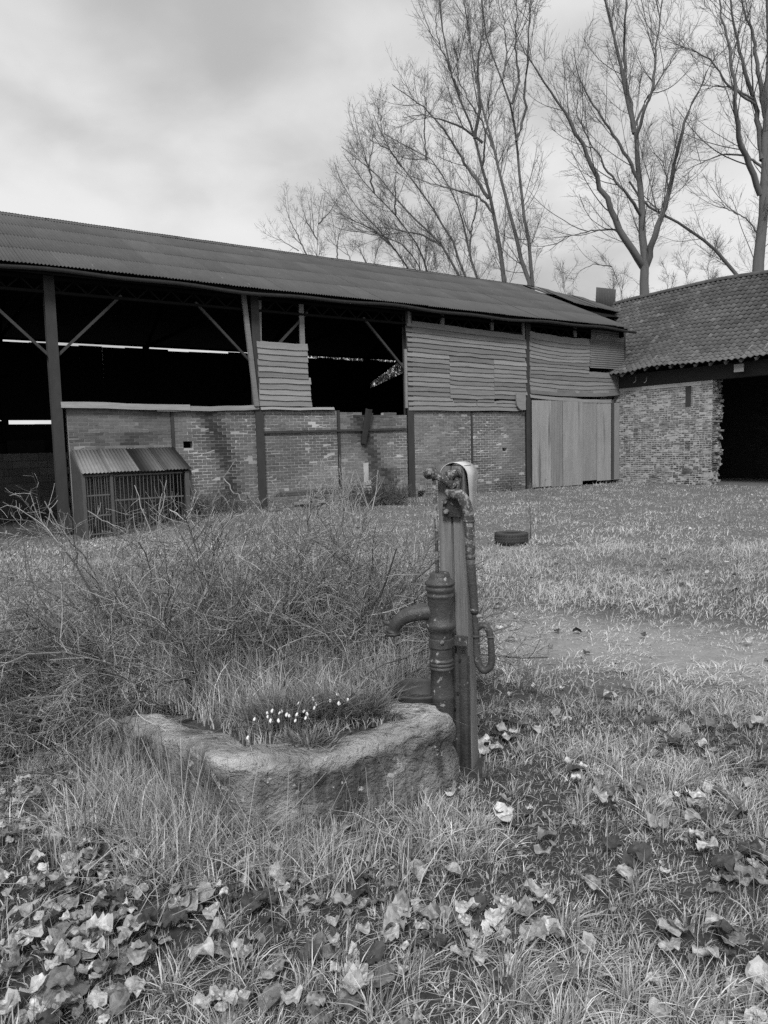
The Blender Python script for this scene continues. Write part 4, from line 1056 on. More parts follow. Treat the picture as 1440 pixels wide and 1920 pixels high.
def grass():
    parts = []
    for (n, y0, y1, lv, hs, ws, pw) in ((165000, 1.25, 4.2, 3, (.022, .075), (.0022, .0052), 1.2), (115000, 4.0, 10.5, 2, (.025, .08), (.0045, .010), 1.0), (135000, 10, 33, 2, (.025, .065), (.007, .016), .8)):
        x, y = scatter(n, y0, y1, .8, pw)
        cl = fbm(x * 1.7, y * 1.7, 81); cl2 = fbm(x * 5.5, y * 5.5, 83, 2)
        pm = path_mask(x, y)
        keep = ~blocked(x, y) & (rng.random(n) < np.clip(.5 + 1.5 * (cl - .35) + .9 * (cl2 - .45), .55, 1) * (1 - .2 * pm))
        x, y, cl, cl2, pm = x[keep], y[keep], cl[keep], cl2[keep], pm[keep]; N = len(x)
        # clumping: pull towards tuft centres
        g = .10 if y0 < 5 else .2
        gx = (np.floor(x / g) + .5 + .7 * (_hash(np.floor(x / g), np.floor(y / g), 5) - .5)) * g; gy = (np.floor(y / g) + .5 + .7 * (_hash(np.floor(x / g), np.floor(y / g), 6) - .5)) * g
        pull = .45 * rng.random(N); x2 = x + (gx - x) * pull; y2 = y + (gy - y) * pull
        az = np.arctan2(y2 - gy, x2 - gx) + rng.normal(0, .9, N) 
        az = np.where(rng.random(N) < .35, rng.normal(-.3, .6, N), az)
        h = rng.uniform(*hs, N) * (.55 + 1.1 * cl) * (1 - .55 * pm) * np.where(_hash(np.floor(x / g), np.floor(y / g), 9) > .7, 1.8, .75)
        lean = np.abs(rng.normal(.65, .5, N)) * (1 + .9 * pm) * (1 + .5 * sstep((y - 5) / 6)); w = rng.uniform(*ws, N)
        tone = rng.normal(-.05, .36 if y0 < 3 else .22, N) + (cl - .5) * .6 + .35 * pm + np.where(rng.random(N) < (.09 if y0 < 3 else .02), .7, 0) + (fbm(x * .45, y * .45, 87) - .5) * .5
        base = np.stack([x2, y2, gz(x2, y2) - .006], 1)
        parts.append(blades(base, h, w, az, lean, rng.uniform(1.4, 2.4, N), np.clip(tone - (.08 if y0 < 3 else 0), -.75, 1.2 if y0 < 3 else .45), lv))
    # taller tufts round the trough and pump
    n = 9000; ang = rng.uniform(0, 2 * math.pi, n); k = rng.integers(0, len(TO), n)
    P = TO[k] + np.stack([rng.normal(0, .09, n), rng.normal(-.06, .12, n), np.zeros(n)], 1)
    x, y = P[:, 0], P[:, 1]; keep = ~blocked(x, y) & (rng.random(n) < np.where(y < 3.4, 1, .6)) & (fbm(x * 7, y * 7, 91) > .40) & ~((x > -.25) & (y < 3.2) & (rng.random(n) < .62)); x, y = x[keep], y[keep]; N = len(x)
    lf = sstep((-.15 - x) / .5)
    h = rng.uniform(.06, .18, N) * (.7 + .7 * lf)
    parts.append(blades(np.stack([x, y, gz(x, y) - .01], 1), h, rng.uniform(.0022, .005, N), rng.uniform(0, 6.28, N), np.abs(rng.normal(.4, .3, N)), rng.uniform(1.3, 2.3, N), np.clip(rng.normal(-.05, .3, N), -.6, 1), 3))
    n = 7000; q = np.array([ground_at(a_, b_) for a_, b_ in zip(np.where(rng.random(n) < .45, rng.uniform(90, 420, n), rng.uniform(200, 800, n)), np.where(rng.random(n) < .4, rng.uniform(1420, 1560, n), rng.uniform(1520, 1690, n)))]); x, y = q[:, 0], q[:, 1]
    keep = ~blocked(x, y) & (fbm(x * 6, y * 6, 93) > .43) & (rng.random(n) < np.where(x > -.1, .35, 1)); x, y = x[keep], y[keep]; N = len(x)
    parts.append(blades(np.stack([x, y, gz(x, y) - .01], 1), rng.uniform(.05, .26, N) , rng.uniform(.0022, .0056, N), rng.uniform(0, 6.28, N), np.abs(rng.normal(.65, .5, N)), rng.uniform(1.3, 2.3, N), np.clip(rng.normal(-.1, .4, N), -.7, 1), 3))
    V, T, t = merge(parts)
    o = link(np_mesh('grass', V, T, t, m_grass), 'grass'); o['kind'] = 'stuff'; o['label'] = 'rough winter grass of the farmyard'; o['category'] = 'grass'
grass()

# ================================================================== BRANCHING
def vtube(P, Rr, sides=3, tone=None):
    """N polylines at once: P (N,n,3), Rr (N,n)"""
    N, n, _ = P.shape
    T = np.gradient(P, axis=1); T /= np.linalg.norm(T, axis=2, keepdims=True) + 1e-9
    ref = np.where(np.abs(T[..., 2:3]) < .9, np.array([0, 0, 1.0]), np.array([1.0, 0, 0]))
    X = np.cross(T, ref); X /= np.linalg.norm(X, axis=2, keepdims=True) + 1e-9; Y = np.cross(T, X)
    a = np.arange(sides) * 2 * math.pi / sides
    V = P[:, :, None, :] + Rr[:, :, None, None] * (np.cos(a)[None, None, :, None] * X[:, :, None, :] + np.sin(a)[None, None, :, None] * Y[:, :, None, :])
    V = V.reshape(-1, 3); T_ = []
    for i in range(n - 1):
        for k in range(sides):
            k2 = (k + 1) % sides; p, q, r_, s_ = i * sides + k, i * sides + k2, (i + 1) * sides + k2, (i + 1) * sides + k
            T_ += [[p, q, r_], [p, r_, s_]]
    T_ = (np.arange(N)[:, None, None] * (n * sides) + np.array(T_)[None]).reshape(-1, 3)
    tn = np.zeros(len(V)) if tone is None else np.repeat(tone, n * sides)
    return V, T_, tn
def spawn(P, Rr, count, tlo, thi, ang, angs, L0, L1, npts, up, jit, rk, taper=.6):
    """children of polylines; count per parent; lengths fall towards the tip; up pulls the ends to the sky"""
    N, n, _ = P.shape
    cnt = np.full(N, count) if np.isscalar(count) else np.asarray(count)
    idx = np.repeat(np.arange(N), cnt); M = len(idx)
    t = tlo + (thi - tlo) * rng.random(M); f = t * (n - 1); i0 = np.minimum(f.astype(int), n - 2); u = (f - i0)[:, None]
    A_, B_ = P[idx, i0], P[idx, i0 + 1]; pos = A_ + (B_ - A_) * u
    tan = B_ - A_; tan /= np.linalg.norm(tan, axis=1, keepdims=True) + 1e-9
    v = rng.normal(0, 1, (M, 3)); v -= tan * np.sum(v * tan, 1, keepdims=True); v /= np.linalg.norm(v, axis=1, keepdims=True) + 1e-9
    a = np.abs(rng.normal(ang, angs, M))[:, None]; d = tan * np.cos(a) + v * np.sin(a)
    L = rng.uniform(L0, L1, M) * (1 - taper * t); st = (L / (npts - 1))[:, None]
    r0 = Rr[idx, i0]; r0 = np.minimum(r0 * .75, L * rk)
    Q = [pos]; cur = pos
    for k in range(npts - 1):
        cur = cur + d * st; Q.append(cur)
        d = d + np.array([0, 0, up]) + rng.normal(0, jit, (M, 3)); d /= np.linalg.norm(d, axis=1, keepdims=True)
    Q = np.stack(Q, 1); Rc = r0[:, None] * np.linspace(1, .45, npts)[None]
    return Q, Rc
def resample(P, n):
    P = np.asarray(P, float); s = np.concatenate([[0], np.cumsum(np.linalg.norm(np.diff(P, axis=0), axis=1))])
    q = np.linspace(0, s[-1], n); return np.stack([np.interp(q, s, P[:, i]) for i in range(3)], 1)

# ================================================================== TREES behind the buildings
m_bark = mat('bark', .12, [(1.2, .25, (1, 1, .3), 4), (7, .25, (1, 1, .2), 4)], rough=.95)
m_twig = mat('twigs', .10, rough=.95)
def tree(name, label, Y, limbs, group, dens=1.0, twig=.0075, up=.12, lscale=1.0, seed=0):
    global rng
    keep = rng; rng = np.random.default_rng(500 + seed)
    base = depth_at(*limbs[0][0][0], Y); root = thing(name, label, 'tree', (base[0], base[1], 0), 0, group)
    org = np.array([base[0], base[1], 0])
    wood = []; Ps = []; Rs = []; lens = []
    for li, (pts, w0, w1) in enumerate(limbs):
        n = len(pts); dy = np.cumsum(rng.normal(0, .35, n)) if li else np.zeros(n)
        if li: dy -= dy[0]
        P = np.array([depth_at(px, py, Y + dy[i]) for i, (px, py) in enumerate(pts)])
        rad0, rad1 = w0 * Y / FPX / 2 * (.84 if li == 0 else .72), w1 * Y / FPX / 2 * .4
        if li == 0 or pts[0][1] > 500:
            P = np.vstack([[P[0][0] + (P[0][0] - P[1][0]) * .3, P[0][1], -.2], P]); 
        Pr = resample(P, 22); Pr[1:-1] += rng.normal(0, .035, (20, 3)) * np.array([1, 1, .3])
        rr = rad1 + (rad0 - rad1) * (1 - np.linspace(0, 1, 22)) ** (1.7 if li == 0 else 1.15)
        wood.append((Pr, rr)); Ps.append(Pr); Rs.append(rr); lens.append(np.linalg.norm(np.diff(Pr, axis=0), axis=1).sum())
    P = np.stack(Ps); R_ = np.stack(Rs); lens = np.array(lens)
    low = np.where(P[:, 0, 2] < .5, .35, .12)
    out_l = []; out_t = []
    for i in range(len(P)): out_l.append(vtube(P[i:i + 1] - org, R_[i:i + 1], 9 if i == 0 else 7))
    cnt = np.maximum(2, (lens * 1.7 * dens * (1 - low)).astype(int))
    Q1 = []; R1 = []
    for i in range(len(P)):
        a, b = spawn(P[i:i + 1], R_[i:i + 1], cnt[i], low[i], .98, .58, .2, 2.0 * lscale, 5.6 * lscale, 9, up * .8, .06, .0066, .55); Q1.append(a); R1.append(b)
    Q1 = np.concatenate(Q1); R1 = np.maximum(np.concatenate(R1), twig * 1.1)
    # drop branches that start below the rooftops
    k = Q1[:, 0, 2] > 5.0; Q1, R1 = Q1[k], R1[k]
    tips = P[:, -1]
    out_t.append(vtube(Q1 - org, R1, 4))
    Q2, R2 = spawn(Q1, R1, max(3, int(9 * dens)), .12, 1, .75, .25, .6 * lscale, 1.7 * lscale, 5, up * .9, .11, .006, .5); R2 = np.maximum(R2, twig * .8); out_t.append(vtube(Q2 - org, R2, 3))
    Q3, R3 = spawn(Q2, R2, max(3, int(5 * dens)), .12, 1, .6, .25, .3 * lscale, .85 * lscale, 3, up, .14, .008, .3); R3 = np.maximum(R3, twig * .55); out_t.append(vtube(Q3 - org, R3, 3))
    Q4, R4 = spawn(P, R_, np.maximum(4, (lens * 5).astype(int)), .25, 1, .9, .3, .3, 1.0, 4, up, .15, .008, .2); kk = Q4[:, 0, 2] > 5.5; Q4, R4 = Q4[kk], np.maximum(R4[kk], twig * .6); out_t.append(vtube(Q4 - org, R4, 3))
    V, T, t = merge(out_l); o = link(np_mesh('trunk', V, T, None, m_bark, True), 'trunk', root)
    V, T, t = merge(out_t); o = link(np_mesh('crown', V, T, None, m_twig), 'crown', root)
    rng = keep; return root
G = 'bare poplars behind the barn'
tree('poplar_tree', 'bare poplar forking into three limbs above the tiled roof ridge', 40, [
    ([(1208, 560), (1208, 500), (1206, 430), (1203, 370), (1197, 310), (1190, 250), (1178, 190), (1165, 130), (1150, 60), (1135, 0), (1122, -70)], 38, 8),
    ([(1206, 500), (1195, 480), (1170, 445), (1150, 400), (1128, 350), (1100, 290), (1075, 235), (1045, 190), (1010, 140), (985, 90)], 20, 4),
    ([(1211, 500), (1225, 450), (1240, 410), (1255, 360), (1265, 310), (1275, 260), (1290, 210), (1320, 150), (1345, 100)], 18, 4),
    ([(1190, 250), (1183, 200), (1172, 150), (1170, 90), (1172, 30), (1176, -60)], 13, 4),
    ([(1200, 345), (1185, 310), (1150, 250), (1110, 195), (1085, 140), (1075, 90)], 10, 3),
    ([(1202, 405), (1180, 370), (1140, 320), (1105, 260), (1080, 215)], 9, 3),
    ([(1192, 265), (1205, 215), (1225, 160), (1230, 90), (1240, 20), (1250, -50)], 9, 3),
    ([(1188, 240), (1210, 190), (1255, 120), (1285, 60)], 7, 2),
    ([(1160, 430), (1110, 432), (1060, 445), (1030, 470)], 5, 2),
], G, 1.0, seed=1)
tree('poplar_tree', 'thick bare poplar at the right edge behind the tiled roof', 37, [
    ([(1421, 515), (1428, 430), (1432, 330), (1436, 250), (1438, 150), (1440, 50), (1438, -60)], 48, 16),
    ([(1426, 365), (1402, 300), (1386, 260), (1378, 200), (1376, 140), (1368, 90), (1352, 30), (1345, -50)], 16, 4),
    ([(1430, 300), (1420, 210), (1402, 150), (1385, 90), (1372, 30), (1365, -50)], 16, 5),
    ([(1436, 220), (1420, 120), (1412, 60), (1395, 20), (1380, -40)], 14, 5),
    ([(1430, 315), (1395, 290), (1350, 290), (1300, 312), (1280, 325)], 7, 2),
    ([(1415, 195), (1370, 165), (1330, 110), (1290, 90), (1250, 78)], 7, 2),
    ([(1412, 185), (1380, 165), (1345, 160), (1320, 170)], 6, 2),
    ([(1425, 440), (1400, 410), (1370, 395), (1340, 375)], 5, 2),
    ([(1440, 120), (1460, 60), (1480, -20)], 14, 4),
], G, .9, seed=2)
tree('leaning_tree', 'thin bare trunk leaning left across the sky above the tiled roof', 44, [
    ([(1386, 522), (1375, 505), (1350, 475), (1320, 450), (1280, 422), (1245, 405), (1215, 388), (1192, 360), (1180, 340)], 21, 9),
    ([(1245, 405), (1255, 370), (1252, 330), (1240, 300), (1215, 275)], 6, 2),
    ([(1250, 406), (1235, 395), (1210, 370), (1195, 350)], 6, 2),
], G, .9, up=.06, lscale=.8, seed=3)
tree('poplar_tree', 'slender twin-stemmed bare poplar rising behind the barn ridge', 46, [
    ([(992, 530), (977, 480), (957, 400), (941, 350), (920, 250), (905, 200), (890, 140), (880, 80), (870, 0), (865, -60)], 19, 5),
    ([(998, 530), (991, 450), (982, 400), (975, 320), (968, 265), (960, 210), (945, 160), (925, 110), (908, 50), (900, -20)], 16, 4),
    ([(968, 265), (983, 220), (986, 150), (990, 80), (996, 0), (1000, -50)], 8, 3),
    ([(960, 195), (973, 150), (966, 90), (968, 30), (972, -40)], 7, 3),
    ([(942, 150), (950, 100), (946, 50), (940, 0)], 5, 2), ([(930, 290), (905, 230), (880, 190), (860, 150), (855, 90)], 6, 2),
], G, 1.0, seed=4)
tree('poplar_tree', 'tall bare poplar with left-sweeping limbs behind the barn ridge', 48, [
    ([(946, 527), (936, 450), (926, 400), (918, 370), (905, 310), (890, 260), (872, 205), (852, 155), (836, 100), (826, 40), (820, -40)], 21, 5),
    ([(916, 372), (880, 320), (842, 255), (800, 205), (765, 180), (735, 158)], 9, 3),
    ([(905, 268), (870, 240), (830, 225), (790, 215), (755, 220)], 7, 2),
    ([(926, 400), (900, 370), (855, 355), (810, 345), (770, 330)], 7, 2),
    ([(890, 260), (900, 200), (895, 130), (905, 60), (905, -20)], 9, 3),
    ([(862, 180), (840, 120), (815, 60), (818, 20)], 6, 2),
    ([(905, 310), (912, 240), (925, 190), (938, 150)], 6, 2),
], G, 1.0, seed=5)
tree('poplar_tree', 'bare poplar bent to the left, lower than the tall ones behind the barn', 50, [
    ([(897, 523), (882, 490), (876, 450), (862, 390), (840, 345), (805, 295), (760, 275), (720, 250)], 15, 3),
    ([(872, 520), (852, 460), (830, 420), (790, 360), (752, 310), (720, 265), (700, 215)], 13, 3),
    ([(862, 520), (832, 462), (792, 425), (760, 392), (705, 325), (660, 290), (640, 275)], 13, 3),
    ([(880, 480), (885, 420), (895, 385), (900, 350)], 6, 2), ([(830, 462), (790, 440), (740, 430), (690, 425)], 6, 2),
    ([(800, 300), (795, 250), (800, 200), (790, 165)], 5, 2), ([(752, 312), (730, 280), (690, 262)], 5, 2),
], G, 1.0, seed=6)
tree('poplar_tree', 'bare poplar with long arching limbs, leftmost of the big trees behind the barn', 52, [
    ([(768, 508), (742, 470), (702, 420), (662, 382), (640, 340), (627, 305)], 11, 3),
    ([(802, 508), (782, 462), (742, 402), (702, 362), (672, 330), (645, 290)], 10, 3),
    ([(790, 505), (760, 460), (720, 445), (680, 425), (630, 405)], 7, 2), ([(742, 470), (700, 430), (655, 410), (625, 395)], 5, 2),
    ([(702, 362), (690, 310), (700, 270), (700, 225)], 5, 2), ([(742, 402), (740, 340), (745, 300)], 5, 2),
], G, 1.1, seed=7)
tree('distant_tree', 'small faint bare tree in the distance above the middle of the barn roof', 80, [
    ([(594, 483), (595, 450), (597, 420), (598, 395), (605, 365)], 7, 2), ([(576, 480), (560, 445), (545, 415), (530, 375)], 4, 1.5),
    ([(595, 450), (575, 415), (565, 385)], 4, 1.5), ([(597, 420), (620, 395), (635, 370)], 4, 1.5), ([(632, 488), (633, 450), (645, 415)], 4, 1.5), ([(560, 470), (535, 455), (515, 440)], 3, 1)
], 'distant bare trees beyond the barn', 1.0, twig=.008, lscale=1.0, seed=8)
tree('distant_tree', 'faint bare scrub tree low behind the barn between the big trunks', 70, [
    ([(700, 505), (705, 470), (715, 440)], 4, 1.5), ([(690, 500), (675, 470), (665, 450)], 4, 1.5), ([(820, 512), (815, 470), (800, 440)], 4, 1.5), ([(840, 515), (845, 470), (850, 430)], 4, 1.5), ([(660, 495), (650, 470), (640, 450)], 3, 1)
], 'distant bare trees beyond the barn', 1.0, twig=.008, lscale=.9, seed=9)
tree('distant_tree', 'thin bare sapling arching beside the bent roof sheet', 46, [
    ([(1172, 570), (1160, 530), (1148, 500), (1130, 480), (1110, 460)], 5, 1.5), ([(1148, 500), (1115, 495), (1090, 505), (1075, 525)], 3, 1), ([(1150, 510), (1175, 515), (1200, 535)], 3, 1), ([(1060, 545), (1055, 510), (1040, 480)], 3, 1)
], 'distant bare trees beyond the barn', .9, twig=.007, lscale=.6, seed=10)
tree('distant_tree', 'low bare scrub showing over the tiled ridge right of the forked poplar', 52, [
    ([(1290, 545), (1285, 500), (1270, 470)], 4, 1.5), ([(1330, 535), (1325, 495), (1345, 465)], 4, 1.5), ([(1250, 550), (1255, 515), (1240, 490)], 3, 1.5)
], 'distant bare trees beyond the barn', 1.1, twig=.007, lscale=.6, seed=11)

# ================================================================== SHRUB behind the trough
m_stem = mat('shrub_twigs', .20, [(8, .25, ONE, 3)], rough=.85)
m_bud = mat('shrub_buds', .20, rough=.85, leafy=.2)
def make_shrub():
    g = (-1.12, 4.2)
    root = thing('tangled_shrub', 'large tangled bare shrub spilling over the left end of the trough', 'shrub', (g[0], g[1], 0))
    org = np.array([g[0], g[1], 0]); N = 290
    ang = rng.uniform(0, 2 * math.pi, N); rr = np.sqrt(rng.random(N))
    b = np.stack([g[0] + .1 + 1.05 * rr * np.cos(ang), g[1] + .1 + .42 * rr * np.sin(ang), np.zeros(N)], 1)
    b = b[~in_poly(b[:, 0], b[:, 1], TO)]; N = len(b)
    out = np.stack([(b[:, 0] - g[0]) / .95, (b[:, 1] - g[1]) / .6, np.zeros(N)], 1)
    d = out * .55 + rng.normal(0, .3, (N, 3)) + np.array([0, 0, 1.0]); left = sstep((-1.25 - b[:, 0]) / .5)
    d[:, 0] -= left * .95; d[:, 0] -= .06; d[:, 1] -= .5 * left
    d /= np.linalg.norm(d, axis=1, keepdims=True); L = rng.uniform(.6, 1.35, N) * (1 + .3 * left); n = 9; Q = [b]; cur = b
    for k in range(n - 1):
        cur = cur + d * (L / (n - 1))[:, None]; Q.append(cur)
        d = d + rng.normal(0, .17, (N, 3)); d[:, 2] -= .12 * left + .045; d[:, :2] += .04 * out[:, :2]; d /= np.linalg.norm(d, axis=1, keepdims=True)
    P0 = np.stack(Q, 1); R0_ = np.linspace(1, .45, n)[None] * rng.uniform(.0035, .0085, N)[:, None]
    k = 90; c = np.stack([rng.normal(-1.45, .22, k), rng.normal(3.98, .14, k), np.zeros(k)], 1); dd = np.stack([rng.normal(-.75, .3, k), rng.normal(-.3, .3, k), rng.uniform(.5, 1.1, k)], 1)
    dd /= np.linalg.norm(dd, axis=1, keepdims=True); Lk = rng.uniform(.7, 1.3, k); Qk = [c]
    for _ in range(n - 1):
        c = c + dd * (Lk / (n - 1))[:, None]; c[:, 2] = np.maximum(c[:, 2], .02); Qk.append(c)
        dd = dd + rng.normal(0, .07, (k, 3)); dd[:, 2] -= .20; dd /= np.linalg.norm(dd, axis=1, keepdims=True)
    P0 = np.concatenate([P0, np.stack(Qk, 1)]); R0_ = np.concatenate([R0_, np.linspace(1, .4, n)[None] * rng.uniform(.0025, .005, k)[:, None]])
    ls = left.mean()
    P1, R1 = spawn(P0, R0_, 13, .3, 1, .75, .3, .2, .55, 6, .05, .18, .012, .4); R1 = np.maximum(R1, .0016)
    P2, R2 = spawn(P1, R1, 7, .1, 1, .9, .3, .06, .2, 4, .02, .22, .012, .3); R2 = np.maximum(R2, .0011)
    okf = lambda P: ~((P[:, :, 1].min(1) < 3.55) & (P[:, :, 0].max(1) > -.75)) & ~(in_poly(P[:, -1, 0], P[:, -1, 1], TO) & (P[:, -1, 0] > -.9))
    k0 = okf(P0); P0, R0_ = P0[k0], R0_[k0]; k1 = okf(P1); P1, R1 = P1[k1], R1[k1]; k2 = okf(P2); P2, R2 = P2[k2], R2[k2]
    t0 = rng.uniform(-.7, .2, len(P0)); t1 = np.where(rng.random(len(P1)) < .25, rng.uniform(.6, 1.5, len(P1)), rng.uniform(-.75, .3, len(P1))); t2 = np.where(rng.random(len(P2)) < .3, rng.uniform(.5, 1.6, len(P2)), rng.uniform(-.75, .4, len(P2)))
    V, T, t = vtube(P0 - org, R0_, 5, t0); link(np_mesh('stems', V, T, t, m_stem, True), 'stems', root)
    V, T, t = merge([vtube(P1 - org, R1, 3, t1), vtube(P2 - org, R2, 3, t2)]); link(np_mesh('twigs', V, T, t, m_stem), 'twigs', root, kind='stuff')
    # small buds and withered leaves
    M = 9000; i = rng.integers(0, len(P2), M); j = rng.integers(1, 4, M); c = P2[i, j] - org + rng.normal(0, .004, (M, 3))
    V, T, t = blades(c, rng.uniform(.006, .02, M), rng.uniform(.004, .010, M), rng.uniform(0, 6.28, M), rng.uniform(.2, 1.5, M), np.full(M, 1.5), rng.uniform(-.5, .8, M), 2)
    link(np_mesh('buds', V, T, t, m_bud), 'buds', root, kind='stuff')
    # pale broken canes
    for pts in ([(390, 968, 4.2), (423, 900, 4.1), (436, 872, 4.1)], [(420, 897, 4.1), (462, 950, 4.0)], [(318, 955, 4.3), (352, 975, 4.2), (385, 995, 4.2)], [(165, 958, 4.4), (215, 988, 4.3), (262, 1016, 4.2)], [(352, 975, 4.3), (362, 915, 4.3)], [(330, 970, 4.3), (322, 920, 4.3)], [(290, 1088, 4.2), (292, 1040, 4.2), (280, 1000, 4.2), (262, 950, 4.25), (248, 905, 4.3)], [(292, 1050, 4.2), (330, 1030, 4.2), (370, 1000, 4.2)], [(292, 1045, 4.2), (302, 960, 4.2), (312, 900, 4.3)]):
        mb = MB(); P = resample([depth_at(a, b_, c) - org for a, b_, c in pts], 9); P[1:] += rng.normal(0, .009, (8, 3)); mb.tube(P, np.linspace(.0034, .0018, len(P)), 6, rng.uniform(.0, 1.0)); mb.build('cane', m_stem, root, True)
make_shrub()

# bare shrub and dark bramble heap at the foot of the barn wall
def small_shrub(name, label, cat, px, py, n, h, spread, tone, matl, kids=4, group=None):
    p = ground_at(px, py); root = thing(name, label, cat, (p[0], p[1], float(gz(p[0], p[1]))), 0, group)
    b = np.stack([rng.normal(0, spread * .25, n), rng.normal(0, spread * .12, n), np.zeros(n)], 1)
    d = np.stack([rng.normal(0, .45, n) * spread, rng.normal(0, .3, n), np.ones(n)], 1); d /= np.linalg.norm(d, axis=1, keepdims=True)
    Q = [b]; cur = b; L = h * rng.uniform(.5, 1.1, n)
    for k in range(6): cur = cur + d * (L / 6)[:, None]; Q.append(cur); d = d + rng.normal(0, .09, (n, 3)); d[:, 2] -= .05; d /= np.linalg.norm(d, axis=1, keepdims=True)
    P = np.stack(Q, 1); Rr = np.linspace(1, .4, 7)[None] * rng.uniform(.007, .012, n)[:, None] * max(.6, h)
    P1, R1 = spawn(P, Rr, kids, .3, 1, .6, .2, .2 * h, .5 * h, 5, .02, .1, .015, .3); R1 = np.maximum(R1, .004)
    V, T, t = merge([vtube(P, Rr, 4, np.full(n, tone) + rng.uniform(-.2, .3, n)), vtube(P1, R1, 3, np.full(len(P1), tone) + rng.uniform(-.3, .3, len(P1)))])
    link(np_mesh('stems', V, T, t, matl), 'stems', root); return root
small_shrub('bare_shrub', 'pale bare-stemmed shrub fanning out at the foot of the barn wall', 'shrub', 655, 958, 34, 1.15, 1.0, .7, m_stem, 3)
hb_ = small_shrub('bramble_heap', 'dark tangled bramble heap against the barn wall beside the pale shrub', 'bramble', 715, 948, 160, .7, 1.9, -.62, m_stem, 5)
small_shrub('wall_weeds', 'withered dark weeds at the wall foot below the left brick panel', 'weeds', 425, 962, 90, .6, 1.6, -.45, m_stem, 4)
small_shrub('wall_weeds', 'low weeds along the wall by the sheet metal door', 'weeds', 955, 920, 60, .35, 1.6, -.3, m_stem, 4)
p = ground_at(994, 1010)
sp_ = thing('thin_sapling', 'thin upright sapling standing beside the tyre', 'sapling', (p[0], p[1], float(gz(p[0], p[1]))))
mb = MB(); mb.tube([(0, 0, -.02), (.01, 0, .25), (0, .01, .5), (-.02, 0, .78)], [.010, .008, .006, .003], 6); mb.build('stem', m_twig, sp_, True)
mb = MB()
for i in range(7):
    z = .2 + i * .07; s = -1 if i % 2 else 1; mb.tube([(0, 0, z), (s * .05, .01, z + .09), (s * .07, .01, z + .2)], [.004, .003, .002], 4)
mb.build('shoots', m_twig, sp_)
# scrub behind the barn, seen through the torn rear wall
def scrub():
    n = 16000; bx = rng.uniform(-22, 12, n); by = rng.uniform(11.5, 14, n); z = rng.random(n) ** 1.1 * (1.5 + 1.2 * fbm(bx * .5, by * .5, 7) + 3.6 * sstep((bx + 1.5) / 1.5))
    P = bA[None] + bE[None] * bx[:, None] + bN[None] * by[:, None]; P[:, 2] = z
    V, T, t = blades(P, rng.uniform(.1, .3, n), rng.uniform(.02, .07, n), rng.uniform(0, 6.28, n), rng.uniform(.2, 1.5, n), np.full(n, 1.5), rng.uniform(-.6, .8, n), 2)
    k = 14000; bx = rng.uniform(-1.5, 9, k); by = rng.uniform(11, 14, k)
    P2_ = bA[None] + bE[None] * bx[:, None] + bN[None] * by[:, None]; P2_[:, 2] = rng.uniform(1.5, 7.0, k)
    V, T, t = merge([(V, T, t), blades(P2_, rng.uniform(.15, .45, k), rng.uniform(.04, .13, k), rng.uniform(0, 6.28, k), rng.uniform(.2, 1.5, k), np.full(k, 1.5), rng.uniform(-.8, .1, k), 2)])
    o = link(np_mesh('undergrowth', V, T, t, m_bud), 'undergrowth'); o['kind'] = 'stuff'; o['label'] = 'overgrown scrub behind the barn seen through gaps'; o['category'] = 'undergrowth'
scrub()

# ================================================================== PLANTS IN THE TROUGH
m_sleaf = mat('snowdrop_leaves', .20, rough=.6, spec=.35, leafy=.2)
m_petal = mat('petals', .85, rough=.7, leafy=.15)
def clump(px, py, n, spread, h, flowers, label, z0=.335):
    p = ground_at(px, py, z0); root = thing('snowdrop_clump', label, 'snowdrops', (p[0], p[1], z0 - .03), 0, 'snowdrop clumps in the trough')
    b = np.stack([rng.normal(0, spread, n), rng.normal(0, spread * .6, n), np.zeros(n)], 1)
    az = np.arctan2(b[:, 1], b[:, 0]) + rng.normal(0, .5, n)
    V, T, t = blades(b, rng.uniform(.35, 1.15, n) * h, rng.uniform(.004, .0082, n), az, np.abs(rng.normal(.75, .4, n)), rng.uniform(1.3, 2, n), rng.uniform(-.6, .6, n), 3)
    link(np_mesh('leaves', V, T, t, m_sleaf), 'leaves', root)
    for fx, fy in flowers:
        q = ground_at(fx, fy, z0 + .085) - np.array([p[0], p[1], z0 - .03]); q[1] -= .03
        mb = MB(); s = random.uniform(.65, .95)
        top = q + np.array([0, 0, .014]); mb.tube([(q[0] * .9, q[1] * .9 + .01, 0), (q[0] + .004, q[1] + .006, q[2] * .7), (q[0] + .004, q[1] + .004, q[2] + .026), top + np.array([.001, 0, .008]), top], .0011, 4)
        fo = mb.build('flower', m_sleaf, root)
        mb = MB(); tilt = random.uniform(-.3, .3)
        for k in range(3):
            a0 = k * 2.094 + random.random(); 
            pts = []
            for t_, w_, o_ in ((0, .0015, .001), (.35, .0055, .006), (.7, .0052, .0078), (1, .0008, .0062)):
                c = np.array([math.cos(a0) * o_, math.sin(a0) * o_, -t_ * .02]) * s; si = np.array([-math.sin(a0), math.cos(a0), 0]) * w_ * s
                pts += [top + c - si + np.array([tilt * t_ * .01, 0, 0]), top + c + si + np.array([tilt * t_ * .01, 0, 0])]
            mb.add(pts, [(0, 1, 3, 2), (2, 3, 5, 4), (4, 5, 7, 6)])
        mb.tube([top, top + np.array([0, 0, -.006]) * s, top + np.array([0, 0, -.013]) * s], [.002, .0045, .003], 6)
        mb.build('petals', m_petal, fo)
clump(520, 1350, 560, .085, .22, [(480, 1346), (503, 1335), (504, 1342), (513, 1330), (527, 1335), (530, 1332), (510, 1348), (524, 1348), (540, 1337), (544, 1340), (556, 1349), (559, 1337), (572, 1332), (577, 1336), (468, 1380)], 'largest snowdrop clump, with many white flowers, left of the trough middle')
